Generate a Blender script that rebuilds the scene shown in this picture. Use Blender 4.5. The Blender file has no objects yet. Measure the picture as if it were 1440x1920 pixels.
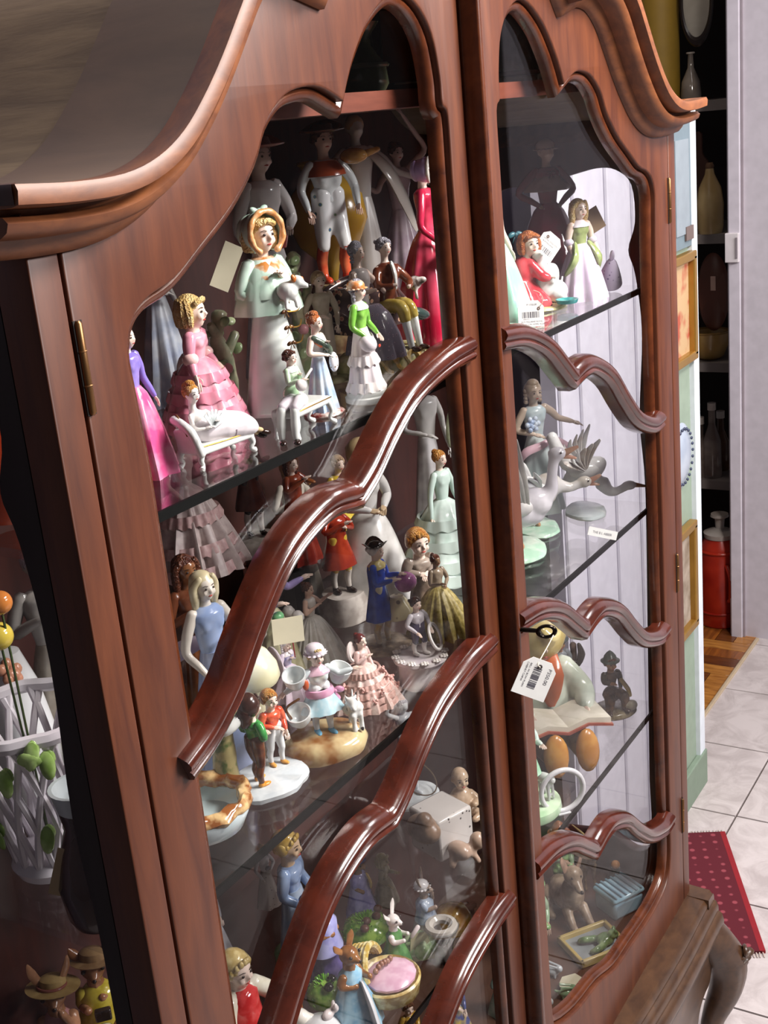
import bpy, bmesh, math, random
from mathutils import Vector, Matrix, Euler, noise
random.seed(7)
SC = bpy.context.scene
COL = SC.collection
pi = math.pi

# ------------------------------------------------------------------ camera
# world: X along the cabinet front, Y into the cabinet, Z up, camera at the origin (floor 1.72 m below the lens)
F_PX = 2335.0
RW = Vector((0.51213863, -0.30590831, 0.80257967))
RY = Vector((-0.8539885, -0.08154549, 0.51386183))
RU = Vector((-0.09174785, -0.9485623, -0.30300477))
cd = bpy.data.cameras.new('camera'); cam = bpy.data.objects.new('camera', cd); COL.objects.link(cam)
cd.sensor_fit = 'AUTO'; cd.sensor_width = 36.0; cd.lens = F_PX / 1920 * 36.0
cd.clip_start = 0.01; cd.clip_end = 50
cx_ = Vector((RW[0], RY[0], RU[0])); cy_ = Vector((RW[1], RY[1], RU[1])); cz_ = Vector((RW[2], RY[2], RU[2]))
cam.matrix_world = Matrix(((cx_[0], -cy_[0], -cz_[0], 0), (cx_[1], -cy_[1], -cz_[1], 0), (cx_[2], -cy_[2], -cz_[2], 0), (0, 0, 0, 1)))
SC.camera = cam

# ------------------------------------------------------------------ world, lights, exposure
w = bpy.data.worlds.new('world'); SC.world = w; w.use_nodes = True
w.node_tree.nodes['Background'].inputs[0].default_value = (0.62, 0.58, 0.62, 1)
w.node_tree.nodes['Background'].inputs[1].default_value = 0.12
def area(name, loc, target, size, power, col=(1, .93, .86), sy=None):
    l = bpy.data.lights.new(name, 'AREA'); o = bpy.data.objects.new(name, l); COL.objects.link(o)
    l.energy = power; l.color = col; l.size = size
    if sy: l.shape = 'RECTANGLE'; l.size_y = sy
    o.location = loc; o.rotation_euler = (Vector(target) - Vector(loc)).to_track_quat('-Z', 'Y').to_euler()
    return o
area('ceiling_lamp_light', (1.6, -0.32, 0.74), (1.15, 0.75, -0.5), 0.9, 62, (1, .94, .88), 0.25)
area('far_fill_light', (2.5, -2.2, 0.95), (1.2, 0.75, -0.5), 1.2, 128, (1, .97, .97), 0.6)  # unseen fill lamp, added to reach the figures deep on the shelves
area('roof_fill_light', (.85, .8, 1.15), (.8, .85, 0), .3, 7, (1, .93, .85), .3)  # unseen lamp added overhead to brighten the cabinet roof
area('aisle_lamp_light', (2.75, 0.1, 0.95), (2.8, 0.35, -1.7), 0.5, 14, (1, .94, .95), 0.5)
area('backroom_lamp_light', (3.72, 1.25, 1.0), (3.75, 1.25, -1.7), 0.25, 3.2, (1, .85, .7))
SC.view_settings.view_transform = 'Standard'; SC.view_settings.look = 'None'
SC.view_settings.exposure = 0.0; SC.view_settings.gamma = 1.0; SC.view_settings.use_curve_mapping = False

# ------------------------------------------------------------------ helpers: rays, materials, meshes
def ray(px, py):
    v = Vector((px - 720.0, py - 960.0, F_PX)); return Vector((RW.dot(v), RY.dot(v), RU.dot(v)))
def onY(px, py, y): r = ray(px, py); return r * (y / r.y)
def onZ(px, py, z): r = ray(px, py); return r * (z / r.z)
def onX(px, py, x): r = ray(px, py); return r * (x / r.x)

def lin(h):
    h = h.lstrip('#'); c = [int(h[i:i + 2], 16) / 255 for i in (0, 2, 4)]
    return tuple((x / 12.92 if x <= .04045 else ((x + .055) / 1.055) ** 2.4) for x in c) + (1,)
MATS = {}
def nt(name):
    m = bpy.data.materials.new(name); m.use_nodes = True; return m, m.node_tree, m.node_tree.nodes['Principled BSDF']
def N(t, typ, **kw):
    n = t.nodes.new(typ)
    for k, v in kw.items():
        if k in n.inputs: n.inputs[k].default_value = v
        else: setattr(n, k, v)
    return n
def ramp(t, fac, c0, c1, p0=0.0, p1=1.0):
    r = t.nodes.new('ShaderNodeValToRGB'); t.links.new(fac, r.inputs[0])
    e = r.color_ramp.elements; e[0].position = p0; e[1].position = p1; e[0].color = c0; e[1].color = c1
    return r
def glaze(c, c2=None, rough=.16, scale=9.0, lo=.42, hi=.62, bump=0.0):
    """glazed china: one colour, or two in soft hand-painted patches"""
    k = ('g', c, c2, rough, scale, lo, hi, bump)
    if k in MATS: return MATS[k]
    m, t, b = nt('glaze_' + c.lstrip('#'))
    tc = N(t, 'ShaderNodeTexCoord'); n = N(t, 'ShaderNodeTexNoise', Scale=scale, Detail=3.0)
    t.links.new(tc.outputs['Object'], n.inputs['Vector'])
    a = lin(c)
    if c2: r = ramp(t, n.outputs[0], a, lin(c2), lo, hi)
    else: r = ramp(t, n.outputs[0], tuple(x * .93 for x in a[:3]) + (1,), a, .3, .6)
    t.links.new(r.outputs[0], b.inputs['Base Color'])
    b.inputs['Roughness'].default_value = rough; b.inputs['IOR'].default_value = 1.5
    if bump:
        bp = N(t, 'ShaderNodeBump', Strength=bump, Distance=.01); n2 = N(t, 'ShaderNodeTexNoise', Scale=scale * 4, Detail=2.0)
        t.links.new(tc.outputs['Object'], n2.inputs['Vector']); t.links.new(n2.outputs[0], bp.inputs['Height']); t.links.new(bp.outputs[0], b.inputs['Normal'])
    MATS[k] = m; return m
def dots(c, d, scale=14.0, size=.22, rough=.18, d2=None):
    """glaze with painted spots or small flowers"""
    k = ('d', c, d, scale, size, d2)
    if k in MATS: return MATS[k]
    m, t, b = nt('spotted_' + c.lstrip('#'))
    tc = N(t, 'ShaderNodeTexCoord'); v = N(t, 'ShaderNodeTexVoronoi', Scale=scale)
    t.links.new(tc.outputs['Object'], v.inputs['Vector'])
    r = ramp(t, v.outputs['Distance'], lin(d), lin(c), size, size + .06)
    if d2:
        r.color_ramp.elements[0].color = lin(d2); e = r.color_ramp.elements.new(size * .5); e.color = lin(d)
    t.links.new(r.outputs[0], b.inputs['Base Color']); b.inputs['Roughness'].default_value = rough
    MATS[k] = m; return m
def plain(c, rough=.5, metal=0.0):
    k = ('p', c, rough, metal)
    if k in MATS: return MATS[k]
    m, t, b = nt('plain_' + c.lstrip('#'))
    tc = N(t, 'ShaderNodeTexCoord'); n = N(t, 'ShaderNodeTexNoise', Scale=30.0); t.links.new(tc.outputs['Object'], n.inputs['Vector'])
    a = lin(c); r = ramp(t, n.outputs[0], tuple(x * .9 for x in a[:3]) + (1,), a, .3, .65)
    t.links.new(r.outputs[0], b.inputs['Base Color']); b.inputs['Roughness'].default_value = rough; b.inputs['Metallic'].default_value = metal
    MATS[k] = m; return m
def wood(name, c0, c1, stretch=(1, 1, 1), rough=.34, scale=9.0, rot=(0, 0, 0), bump=.04, coat=.25):
    k = ('w', name)
    if k in MATS: return MATS[k]
    m, t, b = nt(name)
    tc = N(t, 'ShaderNodeTexCoord'); mp = N(t, 'ShaderNodeMapping'); mp.inputs['Scale'].default_value = stretch; mp.inputs['Rotation'].default_value = rot
    t.links.new(tc.outputs['Object'], mp.inputs[0])
    n = N(t, 'ShaderNodeTexNoise', Scale=scale, Detail=6.0, Roughness=.62, Distortion=.4); t.links.new(mp.outputs[0], n.inputs['Vector'])
    r = ramp(t, n.outputs[0], lin(c0), lin(c1), .3, .7)
    t.links.new(r.outputs[0], b.inputs['Base Color']); b.inputs['Roughness'].default_value = rough
    b.inputs['Coat Weight'].default_value = coat; b.inputs['Coat Roughness'].default_value = .2
    bp = N(t, 'ShaderNodeBump', Strength=bump, Distance=.004); t.links.new(n.outputs[0], bp.inputs['Height']); t.links.new(bp.outputs[0], b.inputs['Normal'])
    MATS[k] = m; return m
def pane(name, tint, gl=.9, ior=1.45):
    k = ('pane', name)
    if k in MATS: return MATS[k]
    m = bpy.data.materials.new(name); m.use_nodes = True; t = m.node_tree; t.nodes.clear()
    o = N(t, 'ShaderNodeOutputMaterial'); mx = N(t, 'ShaderNodeMixShader'); tr = N(t, 'ShaderNodeBsdfTransparent'); g = N(t, 'ShaderNodeBsdfGlossy'); lw = N(t, 'ShaderNodeLayerWeight', Blend=.5)
    pw = N(t, 'ShaderNodeMath'); pw.operation = 'POWER'; pw.inputs[1].default_value = 5.0; t.links.new(lw.outputs['Facing'], pw.inputs[0])
    f0 = ((ior - 1) / (ior + 1)) ** 2; fr = N(t, 'ShaderNodeMath'); fr.operation = 'MULTIPLY_ADD'; fr.inputs[1].default_value = 1 - f0; fr.inputs[2].default_value = f0; t.links.new(pw.outputs[0], fr.inputs[0])
    tr.inputs[0].default_value = tint; g.inputs['Color'].default_value = (gl, gl, gl, 1); g.inputs['Roughness'].default_value = .015
    t.links.new(fr.outputs[0], mx.inputs[0]); t.links.new(tr.outputs[0], mx.inputs[1]); t.links.new(g.outputs[0], mx.inputs[2]); t.links.new(mx.outputs[0], o.inputs[0])
    MATS[k] = m; return m
DOOR_GLASS = pane('door_glass', (.985, .985, .985, 1), .34); SHELF_GLASS = pane('shelf_glass', (.95, .945, .94, 1), .95)
CRYSTAL = pane('crystal', (.82, .84, .86, 1), 1.0, 1.7)
MAHOG = wood('mahogany_upright', '#421c0d', '#5e3018', (7, 7, .8), .42, coat=.0)
MAHOGX = wood('mahogany_rail', '#54291a', '#8c5639', (.7, 9, 9))
MOLD = wood('mahogany_molding', '#361508', '#5c2d14', (3, 3, 3), .26)
BARW = wood('mahogany_bar', '#35140d', '#532317', (4, 4, 4), .13, coat=.8)
CASE = wood('case_wood', '#2e150e', '#472318', (6, 6, .8), .3)
INNER = wood('inner_wood', '#32150f', '#4a221a', (5, 5, .8), .5, coat=0)
ROOF = wood('dusty_plywood', '#4e3d2d', '#736049', (3.0, .35, 3.0), .75, 14.0, bump=.25, coat=0)
BASEW = wood('carved_base_wood', '#352013', '#543924', (3, 5, 5), .38)

class Prim:
    """collects vertices and faces of one part"""
    def __init__(s): s.v = []; s.f = []; s.mi = []; s.cur = 0
    def add(s, vs, fs):
        o = len(s.v); s.v += [tuple(p) for p in vs]; s.f += [tuple(i + o for i in q) for q in fs]; s.mi += [s.cur] * len(fs); return s
    def grid(s, rings, closed=True, caps=True):
        n = len(rings[0]); vs = [p for r in rings for p in r]; fs = []
        for i in range(len(rings) - 1):
            for j in range(n if closed else n - 1):
                k = (j + 1) % n; fs.append((i * n + j, i * n + k, (i + 1) * n + k, (i + 1) * n + j))
        if caps and closed:
            fs.append(tuple(range(n - 1, -1, -1))); fs.append(tuple((len(rings) - 1) * n + j for j in range(n)))
        return s.add(vs, fs)
    def ball(s, c, r, rot=None, seg=14, rings=9):
        if not isinstance(r, (tuple, list)): r = (r, r, r)
        M = Euler(rot).to_matrix() if rot else None; R = []
        for i in range(rings + 1):
            a = pi * (i / rings); a = max(.06, min(pi - .06, a)); ring = []
            for j in range(seg):
                b = 2 * pi * j / seg; p = Vector((r[0] * math.sin(a) * math.cos(b), r[1] * math.sin(a) * math.sin(b), -r[2] * math.cos(a)))
                if M: p = M @ p
                ring.append(p + Vector(c))
            R.append(ring)
        return s.grid(R)
    def tube(s, pts, rad, n=8, flat=1.0, sub=4):
        P = [Vector(p) for p in pts]
        if not isinstance(rad, (tuple, list)): rad = [rad] * len(P)
        if len(P) > 2 and sub > 1:
            Q = []; Rr = []
            for i in range(len(P) - 1):
                p0 = P[max(i - 1, 0)]; p1 = P[i]; p2 = P[i + 1]; p3 = P[min(i + 2, len(P) - 1)]
                for k in range(sub):
                    t = k / sub
                    Q.append(.5 * ((2 * p1) + (p2 - p0) * t + (2 * p0 - 5 * p1 + 4 * p2 - p3) * t * t + (3 * p1 - p0 - 3 * p2 + p3) * t ** 3)); Rr.append(rad[i] * (1 - t) + rad[i + 1] * t)
            P = Q + [P[-1]]; rad = Rr + [rad[-1]]
        T = [(P[min(i + 1, len(P) - 1)] - P[max(i - 1, 0)]).normalized() for i in range(len(P))]
        u = T[0].orthogonal().normalized(); R = []
        for i, p in enumerate(P):
            u = (u - T[i] * u.dot(T[i]))
            u = u.normalized() if u.length > 1e-6 else T[i].orthogonal().normalized()
            v = T[i].cross(u)
            R.append([p + (u * math.cos(2 * pi * j / n) + v * flat * math.sin(2 * pi * j / n)) * rad[i] for j in range(n)])
        a = [p + (P[0] - p) * .45 - T[0] * rad[0] * .6 for p in R[0]]; b = [p + (P[-1] - p) * .45 + T[-1] * rad[-1] * .6 for p in R[-1]]
        return s.grid([a] + R + [b])
    def lathe(s, prof, c=(0, 0, 0), n=28, sx=1, sy=1, folds=0, amp=0, ph=0, lean=(0, 0), caps=True, M=None):
        """prof: (radius, z) list; folds/amp: flutes that grow to the bottom"""
        R = []; z0 = prof[0][1]; z1 = prof[-1][1]
        for (r, z) in prof:
            t = min(1, max(0, 1 - (z - z0) / ((z1 - z0) or 1))); ring = []
            for j in range(n):
                a = 2 * pi * j / n; rr = r
                if folds: rr = r * (1 + amp * (t ** .7) * (math.sin(folds * a + ph) * .7 + .3 * math.sin(folds * 1.7 * a + 1.3 * ph)))
                p = Vector((rr * math.cos(a) * sx + lean[0] * (1 - t), rr * math.sin(a) * sy + lean[1] * (1 - t), z))
                if M: p = M @ p
                ring.append(p + Vector(c))
            R.append(ring)
        return s.grid(R, caps=caps)
    def box(s, c, d, rot=None, M=None):
        M = M or (Euler(rot).to_matrix() if rot else Matrix.Identity(3)); v = []
        for x in (-.5, .5):
            for y in (-.5, .5):
                for z in (-.5, .5): v.append(M @ Vector((x * d[0], y * d[1], z * d[2])) + Vector(c))
        return s.add(v, [(0, 1, 3, 2), (4, 6, 7, 5), (0, 4, 5, 1), (2, 3, 7, 6), (0, 2, 6, 4), (1, 5, 7, 3)])
    def ring(s, c, R, r, rot=None, n=24, m=7, sx=1, sy=1, a0=0, a1=2 * pi, wav=0, wn=0):
        M = Euler(rot).to_matrix() if rot else Matrix.Identity(3); full = abs(a1 - a0 - 2 * pi) < 1e-6; rs = []
        for i in range(n if full else n + 1):
            a = a0 + (a1 - a0) * i / n; cr = Vector((math.cos(a) * sx, math.sin(a) * sy, 0)); RR = R * (1 + wav * math.sin(wn * a))
            rs.append([M @ (cr * (RR + r * math.cos(2 * pi * k / m)) + Vector((0, 0, r * math.sin(2 * pi * k / m)))) + Vector(c) for k in range(m)])
        if full: rs.append(rs[0])
        return s.grid(rs, caps=not full)
    def ruffle(s, c, R, h, w, waves=18, n=0, sx=1, sy=1, dz=.3, t=.006):
        """a gathered frill round a skirt"""
        A = []; B = []; C2 = []; D = []; n = max(n, waves * 6)
        for j in range(n):
            a = 2 * pi * j / n; q = math.sin(waves * a); e = Vector((math.cos(a) * sx, math.sin(a) * sy, 0))
            A.append(Vector(c) + e * R + Vector((0, 0, h * .5))); B.append(Vector(c) + e * (R + w * (1 + .45 * q)) + Vector((0, 0, -h * .5 + h * dz * q)))
            C2.append(B[-1] - Vector((0, 0, t))); D.append(A[-1] - e * t * 2 - Vector((0, 0, t)))
        return s.grid([A, B, C2, D, A], caps=False)
    def prism(s, outline, z0, z1):
        n = len(outline)
        return s.add([(x, y, z0) for x, y in outline] + [(x, y, z1) for x, y in outline],
                     [tuple(range(n - 1, -1, -1)), tuple(range(n, 2 * n))] + [(i, (i + 1) % n, n + (i + 1) % n, n + i) for i in range(n)])
    def jitter(s, amp, sc):
        out = []
        for p in s.v:
            q = Vector(p) * sc; out.append((p[0] + amp * noise.noise(q), p[1] + amp * noise.noise(q + Vector((9, 3, 1))), p[2] + amp * noise.noise(q + Vector((2, 7, 5)))))
        s.v = out; return s
    def obj(s, name, mat, parent=None, smooth=True, remesh=0, flat_z=None, bevel=0):
        me = bpy.data.meshes.new(name)
        v = s.v if flat_z is None else [(x, y, max(z, flat_z)) for x, y, z in s.v]
        me.from_pydata(v, [], s.f)
        for m in (mat if isinstance(mat, (list, tuple)) else [mat]): me.materials.append(m)
        if any(s.mi): me.polygons.foreach_set('material_index', s.mi)
        bm = bmesh.new(); bm.from_mesh(me); bmesh.ops.recalc_face_normals(bm, faces=bm.faces); bm.to_mesh(me); bm.free()
        if smooth: me.polygons.foreach_set('use_smooth', [True] * len(me.polygons))
        o = bpy.data.objects.new(name, me); COL.objects.link(o); o.parent = parent
        if smooth and smooth != 'all' and not remesh:
            try: me.set_sharp_from_angle(angle=math.radians(50))
            except Exception: pass
        if remesh:
            d = o.modifiers.new('fuse', 'REMESH'); d.mode = 'VOXEL'; d.voxel_size = remesh; d.use_smooth_shade = True
            d = o.modifiers.new('soften', 'SMOOTH'); d.factor = .5; d.iterations = 3
        if bevel:
            d = o.modifiers.new('bevel', 'BEVEL'); d.width = bevel; d.segments = 2; d.limit_method = 'ANGLE'
        return o
def thing(name, label, cat, loc=(0, 0, 0), rz=0.0, scale=1.0, group=None):
    o = bpy.data.objects.new(name, None); COL.objects.link(o); o.location = loc; o.rotation_euler = (0, 0, rz); o.scale = (scale,) * 3
    o.empty_display_size = .02; return tag(o, label, cat, group)
def tag(o, label, cat, group=None):
    o['label'] = label; o['category'] = cat
    if group: o['group'] = group
    return o
def struct(o, label=None):
    o['kind'] = 'structure'
    if label: o['label'] = label
    return o
def plate(name, loops, y0, y1, mat, parent=None, bevel=0.0, axis='Y'):
    """board with shaped openings: loops in (u, z); stands in the XZ plane (axis Y) or the YZ plane (axis X)"""
    cu = bpy.data.curves.new(name, 'CURVE'); cu.dimensions = '2D'; cu.fill_mode = 'BOTH'; cu.extrude = abs(y1 - y0) / 2 - bevel; cu.bevel_depth = bevel; cu.offset = -bevel; cu.bevel_resolution = 2
    for lp in loops:
        sp = cu.splines.new('POLY'); sp.points.add(len(lp) - 1); sp.use_cyclic_u = True
        for p, (u, z) in zip(sp.points, lp): p.co = (u, z, 0, 1)
    o = bpy.data.objects.new(name, cu); COL.objects.link(o)
    dg = bpy.context.evaluated_depsgraph_get(); me = bpy.data.meshes.new_from_object(o.evaluated_get(dg)); bpy.data.objects.remove(o)
    ym = (y0 + y1) / 2
    for v in me.vertices:
        u, z, d = v.co; v.co = (u, ym - d, z) if axis == 'Y' else (ym + d, u, z)
    me.materials.clear(); me.materials.append(mat)
    bm = bmesh.new(); bm.from_mesh(me); bmesh.ops.remove_doubles(bm, verts=bm.verts, dist=1e-5); bmesh.ops.recalc_face_normals(bm, faces=bm.faces); bm.to_mesh(me); bm.free()
    me.polygons.foreach_set('use_smooth', [True] * len(me.polygons))
    try: me.set_sharp_from_angle(angle=math.radians(35))
    except Exception: pass
    r = bpy.data.objects.new(name, me); COL.objects.link(r); r.parent = parent; return r
def smooth_path(P, k=4, sharp=()):
    """Catmull-Rom through 2D points; indices in sharp stay corners"""
    out = []; n = len(P)
    for i in range(n - 1):
        p1 = Vector(P[i]); p2 = Vector(P[i + 1])
        p0 = Vector(P[i - 1]) if i > 0 and i not in sharp else p1 * 2 - p2
        p3 = Vector(P[i + 2]) if i + 2 < n and (i + 1) not in sharp else p2 * 2 - p1
        for j in range(k):
            t = j / k; out.append(.5 * ((2 * p1) + (p2 - p0) * t + (2 * p0 - 5 * p1 + 4 * p2 - p3) * t * t + (3 * p1 - p0 - 3 * p2 + p3) * t ** 3))
    out.append(Vector(P[-1])); return [tuple(p) for p in out]
def sweep(path, prof, y, closed=False):
    """profile (n, dy) carried along a path of (x, z) in the XZ plane; n is measured to the left of the path"""
    P = [Vector(p) for p in path]; n = len(P); rings = []
    for i in range(n):
        a = P[i] - P[i - 1] if (i or closed) else P[1] - P[0]; b = P[(i + 1) % n] - P[i] if (i < n - 1 or closed) else P[-1] - P[-2]
        a = a.normalized(); b = b.normalized(); na = Vector((-a.y, a.x)); nb = Vector((-b.y, b.x)); m = na + nb
        m = m.normalized() if m.length > .2 else na; s = 1 / max(.45, m.dot(na)); m = m * s
        rings.append([(P[i].x + m.x * q[0], y + q[1], P[i].y + m.y * q[0]) for q in prof])
    if closed: rings.append(rings[0])
    return Prim().grid(rings, caps=not closed)

FLOOR = -1.72
# ------------------------------------------------------------------ the room
def tile_mat():
    m, t, b = nt('floor_tile_glaze'); tc = N(t, 'ShaderNodeTexCoord'); oi = N(t, 'ShaderNodeObjectInfo')
    ad = N(t, 'ShaderNodeVectorMath'); ad.operation = 'ADD'; t.links.new(tc.outputs['Object'], ad.inputs[0]); t.links.new(oi.outputs['Location'], ad.inputs[1])
    n = N(t, 'ShaderNodeTexNoise', Scale=11.0, Detail=6.0, Roughness=.65, Distortion=1.2); t.links.new(ad.outputs[0], n.inputs['Vector'])
    r = ramp(t, n.outputs[0], lin('#b0a6a5'), lin('#c9c0bf'), .35, .6); t.links.new(r.outputs[0], b.inputs['Base Color']); b.inputs['Roughness'].default_value = .3
    return m
TILE = tile_mat()
fl = Prim().box((1.1, -.6, FLOOR - .03), (6.4, 3.3, .06)).obj('floor', plain('#5e5450', .8), smooth=False); struct(fl, 'floor of pale marbled square tiles with dark grout')
tm = None
for i in range(-6, 6):
    for j in range(-7, 1):
        x0 = 2.001 + .3337 * i; y0 = .772 + .3337 * j; hy = .3337
        if j == 0: hy = .25
        if tm is None or j == 0:
            o = Prim().box((0, 0, 0), (.3287, hy - .005, .008)).obj('floor_tile', TILE, fl, smooth=False, bevel=.0015)
            if j != 0: tm = o.data
        else:
            o = bpy.data.objects.new('floor_tile', tm); COL.objects.link(o); o.parent = fl
        o.location = (x0 + .16685, y0 + hy / 2, FLOOR + .002)
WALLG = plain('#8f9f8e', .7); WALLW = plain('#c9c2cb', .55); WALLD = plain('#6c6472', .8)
o = Prim().box((1.35, 1.09, .1), (2.3, .06, 3.7)).obj('wall_back', WALLD, smooth=False); struct(o, 'mauve grey wall behind the cabinet, its colour darkened for shade')  # the wall's shadow is put into this darker mauve grey
o = Prim().box((2.69, 1.0, -.875), (.22, .2, 1.69)).obj('wall_pier', WALLG, smooth=False); struct(o, 'sage green wall pier with pictures beside the doorway')
Prim().box((2.782, .895, -.875), (.038, .012, 1.69)).obj('corner_strip', plain('#dfe6ee', .5), o, smooth=False)['label'] = 'white painted corner strip'
b_ = Prim().box((2.69, .892, FLOOR + .05), (.23, .016, .1)).obj('baseboard_pier', plain('#7c8d7c', .6), smooth=False, bevel=.003); struct(b_, 'green baseboard at the foot of the pier')
# white wall on the right with its door jamb
o = Prim().box((3.76, .3, .1), (.08, 1.58, 3.7)).obj('wall_right', WALLW, smooth=False); struct(o, 'white wall beyond the doorway')
t1 = Prim().box((3.712, 1.066, .1), (.016, .036, 3.64)).obj('trim_1', plain('#cdc6d0', .5), smooth=False, bevel=.003); struct(t1, 'white door casing with a latch plate')
t2 = Prim().box((3.716, 1.044, .1), (.01, .006, 3.64)).obj('trim_2', plain('#9a8f96', .5), smooth=False); struct(t2, 'thin strip beside the casing, coloured as the shadow of a groove')  # flat darker strip, a groove's shadow given as colour
lp = Prim().box((3.7, 1.07, -.466), (.018, .04, .085)).obj('latch_plate', plain('#d6cfd2', .4), t1, smooth=False, bevel=.002)
Prim().box((3.69, 1.055, -.466), (.004, .006, .06)).obj('latch_slot', plain('#8b8288', .5), lp, smooth=False)
# panelled white door next to the cabinet
d1 = Prim().box((2.34, .955, -.875), (.48, .03, 1.69)).obj('door_1', plain('#bdbbc8', .5), smooth=False); struct(d1, 'white panelled door seen through the end of the cabinet')
for xx, ww in ((2.15, .085), (2.285, .15), (2.44, .13), (2.545, .05)):
    Prim().box((xx, .938, -.875), (ww, .012, 1.67)).obj('door_panel', plain('#c2c0cc', .5), d1, smooth=False, bevel=.008)
# back room
o = Prim().box((4.0, 1.7, FLOOR - .03), (2.2, 1.4, .06)).obj('floor_backroom', plain('#3a2114', .7), smooth=False); struct(o, 'parquet floor of the room beyond the doorway')
PQ = [wood('parquet_a', '#5c2f14', '#93551f', (1, 9, 9), .35), wood('parquet_b', '#7b4a1d', '#b97f3c', (9, 1, 9), .35), wood('parquet_c', '#42200e', '#6e3d18', (9, 1, 9), .35)]
k = 0
for bi in range(4):
    for bj in range(2):
        for s_ in range(4):
            k += 1; bx = 2.94 + bi * .24; by = 1.005 + bj * .24
            if (bi + bj) % 2: c = (bx + .12, by + .03 + s_ * .06); d = (.238, .058)
            else: c = (bx + .03 + s_ * .06, by + .12); d = (.058, .238)
            Prim().box((c[0], c[1], FLOOR + .003), (d[0], d[1], .008)).obj('parquet_strip', PQ[(k * 7 + bi) % 3], o, smooth=False, bevel=.001)
th = Prim().box((3.31, 1.0, FLOOR + .006), (.8, .012, .012)).obj('trim_3', plain('#b9a58a', .5), smooth=False, bevel=.003); struct(th, 'pale threshold strip between tiles and parquet')
o = Prim().box((4.45, 1.6, .1), (.06, 1.3, 3.7)).obj('wall_backroom', plain('#231713', .8), smooth=False); struct(o, 'dark wall behind the storage shelves')

# ------------------------------------------------------------------ the cabinet
ZB = -1.385
YF = .625
CXM = 1.2025
half = [(.535, -.019), (.585, -.022), (.63, -.021), (.665, -.013), (.695, .002), (.722, .024), (.748, .050), (.775, .081), (.80, .109), (.828, .130), (.86, .143), (.90, .146), (.935, .139), (.965, .172), (1.01, .206), (1.08, .236), (1.15, .247), (1.2025, .25)]
halfS = smooth_path(half, 4, sharp=(12,))
crest = halfS + [(2 * CXM - x, z) for x, z in reversed(halfS[:-1])]
cab = thing('display_cabinet', 'carved mahogany display cabinet with arched glass doors full of china figurines', 'cabinet', (0, 0, 0))
prof = [(0, -.026), (0, -.048), (-.004, -.05), (-.012, -.049), (-.0135, -.043), (-.0145, -.026), (-.0185, -.024), (-.019, -.034), (-.0225, -.038), (-.028, -.036), (-.0315, -.030), (-.033, -.014), (-.037, -.012), (-.040, -.010), (-.045, -.005), (-.046, .03)]
CORN = wood('cornice_wood', '#552b15', '#824c27', (2.5, 6, 6), .5, coat=.0)
sweep(crest, prof, YF).obj('cornice', CORN, cab)
# cornice returns along both ends
for sgn, xe in ((-1, .583), (1, 1.822)):
    rings = []
    for yy in (.58, 1.03): rings.append([(xe + sgn * (-q[1]) * 1.0, yy + (0.0 if yy > 1 else -(-q[1] - .048) * .9), -.019 + q[0]) for q in prof])
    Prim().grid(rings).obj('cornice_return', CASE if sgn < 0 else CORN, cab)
# roof boards follow the crest
lo = [(x, z - .012) for x, z in reversed(crest)]
def roof(y0, y1, mat, dz=0):
    R = [[(x, y0, z - .002 + dz), (x, y1, z - .002 + dz), (x, y1, z - .014), (x, y0, z - .014)] for x, z in crest]
    return Prim().grid(R).obj('roof_board', mat, cab)
roof(.596, .715, wood('roof_edge_wood', '#4a382b', '#5c4636', (3, .8, 3), .6, coat=0), .0012)
roof(.715, 1.03, ROOF)
def above(x):
    for (x0, z0), (x1, z1) in zip(crest, crest[1:]):
        if x0 <= x <= x1: return z0 + (z1 - z0) * (x - x0) / max(1e-6, x1 - x0)
    return -.02
def crest_edge(xa, xb, n=40): return [(xa + (xb - xa) * i / n, above(xa + (xb - xa) * i / n) - .012) for i in range(n + 1)]
# door openings
arcL = smooth_path([(.662, -.33), (.662, -.24), (.659, -.18), (.658, -.147), (.668, -.124), (.688, -.111), (.720, -.102), (.756, -.082), (.802, -.055), (.837, -.025), (.857, .002), (.883, .020), (.908, .027), (.940, .027), (.976, .014),
                    (.989, .036), (1.006, .058), (1.035, .085), (1.079, .106), (1.118, .098), (1.146, .07), (1.157, .03), (1.158, .004), (1.168, -.008), (1.168, -.07)], 4, sharp=(14,))
botL = smooth_path([(1.168, -1.1), (1.166, -1.2), (1.15, -1.225), (1.08, -1.25), (1.0, -1.262), (.93, -1.285), (.86, -1.29), (.76, -1.296), (.69, -1.285), (.665, -1.25), (.661, -1.18), (.661, -1.0)], 3)
openL = arcL + botL
def mir(lp): return [(1.281 + (1.168 - x) * .494 / .506, z) for x, z in reversed(lp)]
openR = mir(openL)
outL = [(.609, ZB), (1.2035, ZB)] + list(reversed(crest_edge(.609, 1.2035)))
outR = [(1.2085, ZB), (1.837, ZB)] + list(reversed(crest_edge(1.2085, 1.80))) + []
outR = [(1.2085, ZB), (1.837, ZB), (1.837, -.034)] + list(reversed(crest_edge(1.2085, 1.79)))
barL = [(-.02, -.247), (.09, -.251), (.23, -.266), (.33, -.292), (.41, -.321), (.47, -.337), (.56, -.332), (.65, -.342), (.72, -.359), (.78, -.383), (.84, -.412), (.89, -.438), (.96, -.462), (1.03, -.476)]
barR = [(-.06, -.252), (.07, -.261), (.19, -.285), (.28, -.318), (.34, -.342), (.42, -.336), (.49, -.340), (.60, -.367), (.70, -.412), (.80, -.451), (.93, -.477), (1.0, -.478)]
bprof = [(-.0145, .02), (-.0145, .004), (-.012, -.004), (-.008, -.0065), (-.0045, -.005), (-.0035, -.003), (-.001, -.0065), (.004, -.0085), (.009, -.006), (.0125, 0), (.0145, .006), (.0145, .02)]
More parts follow.
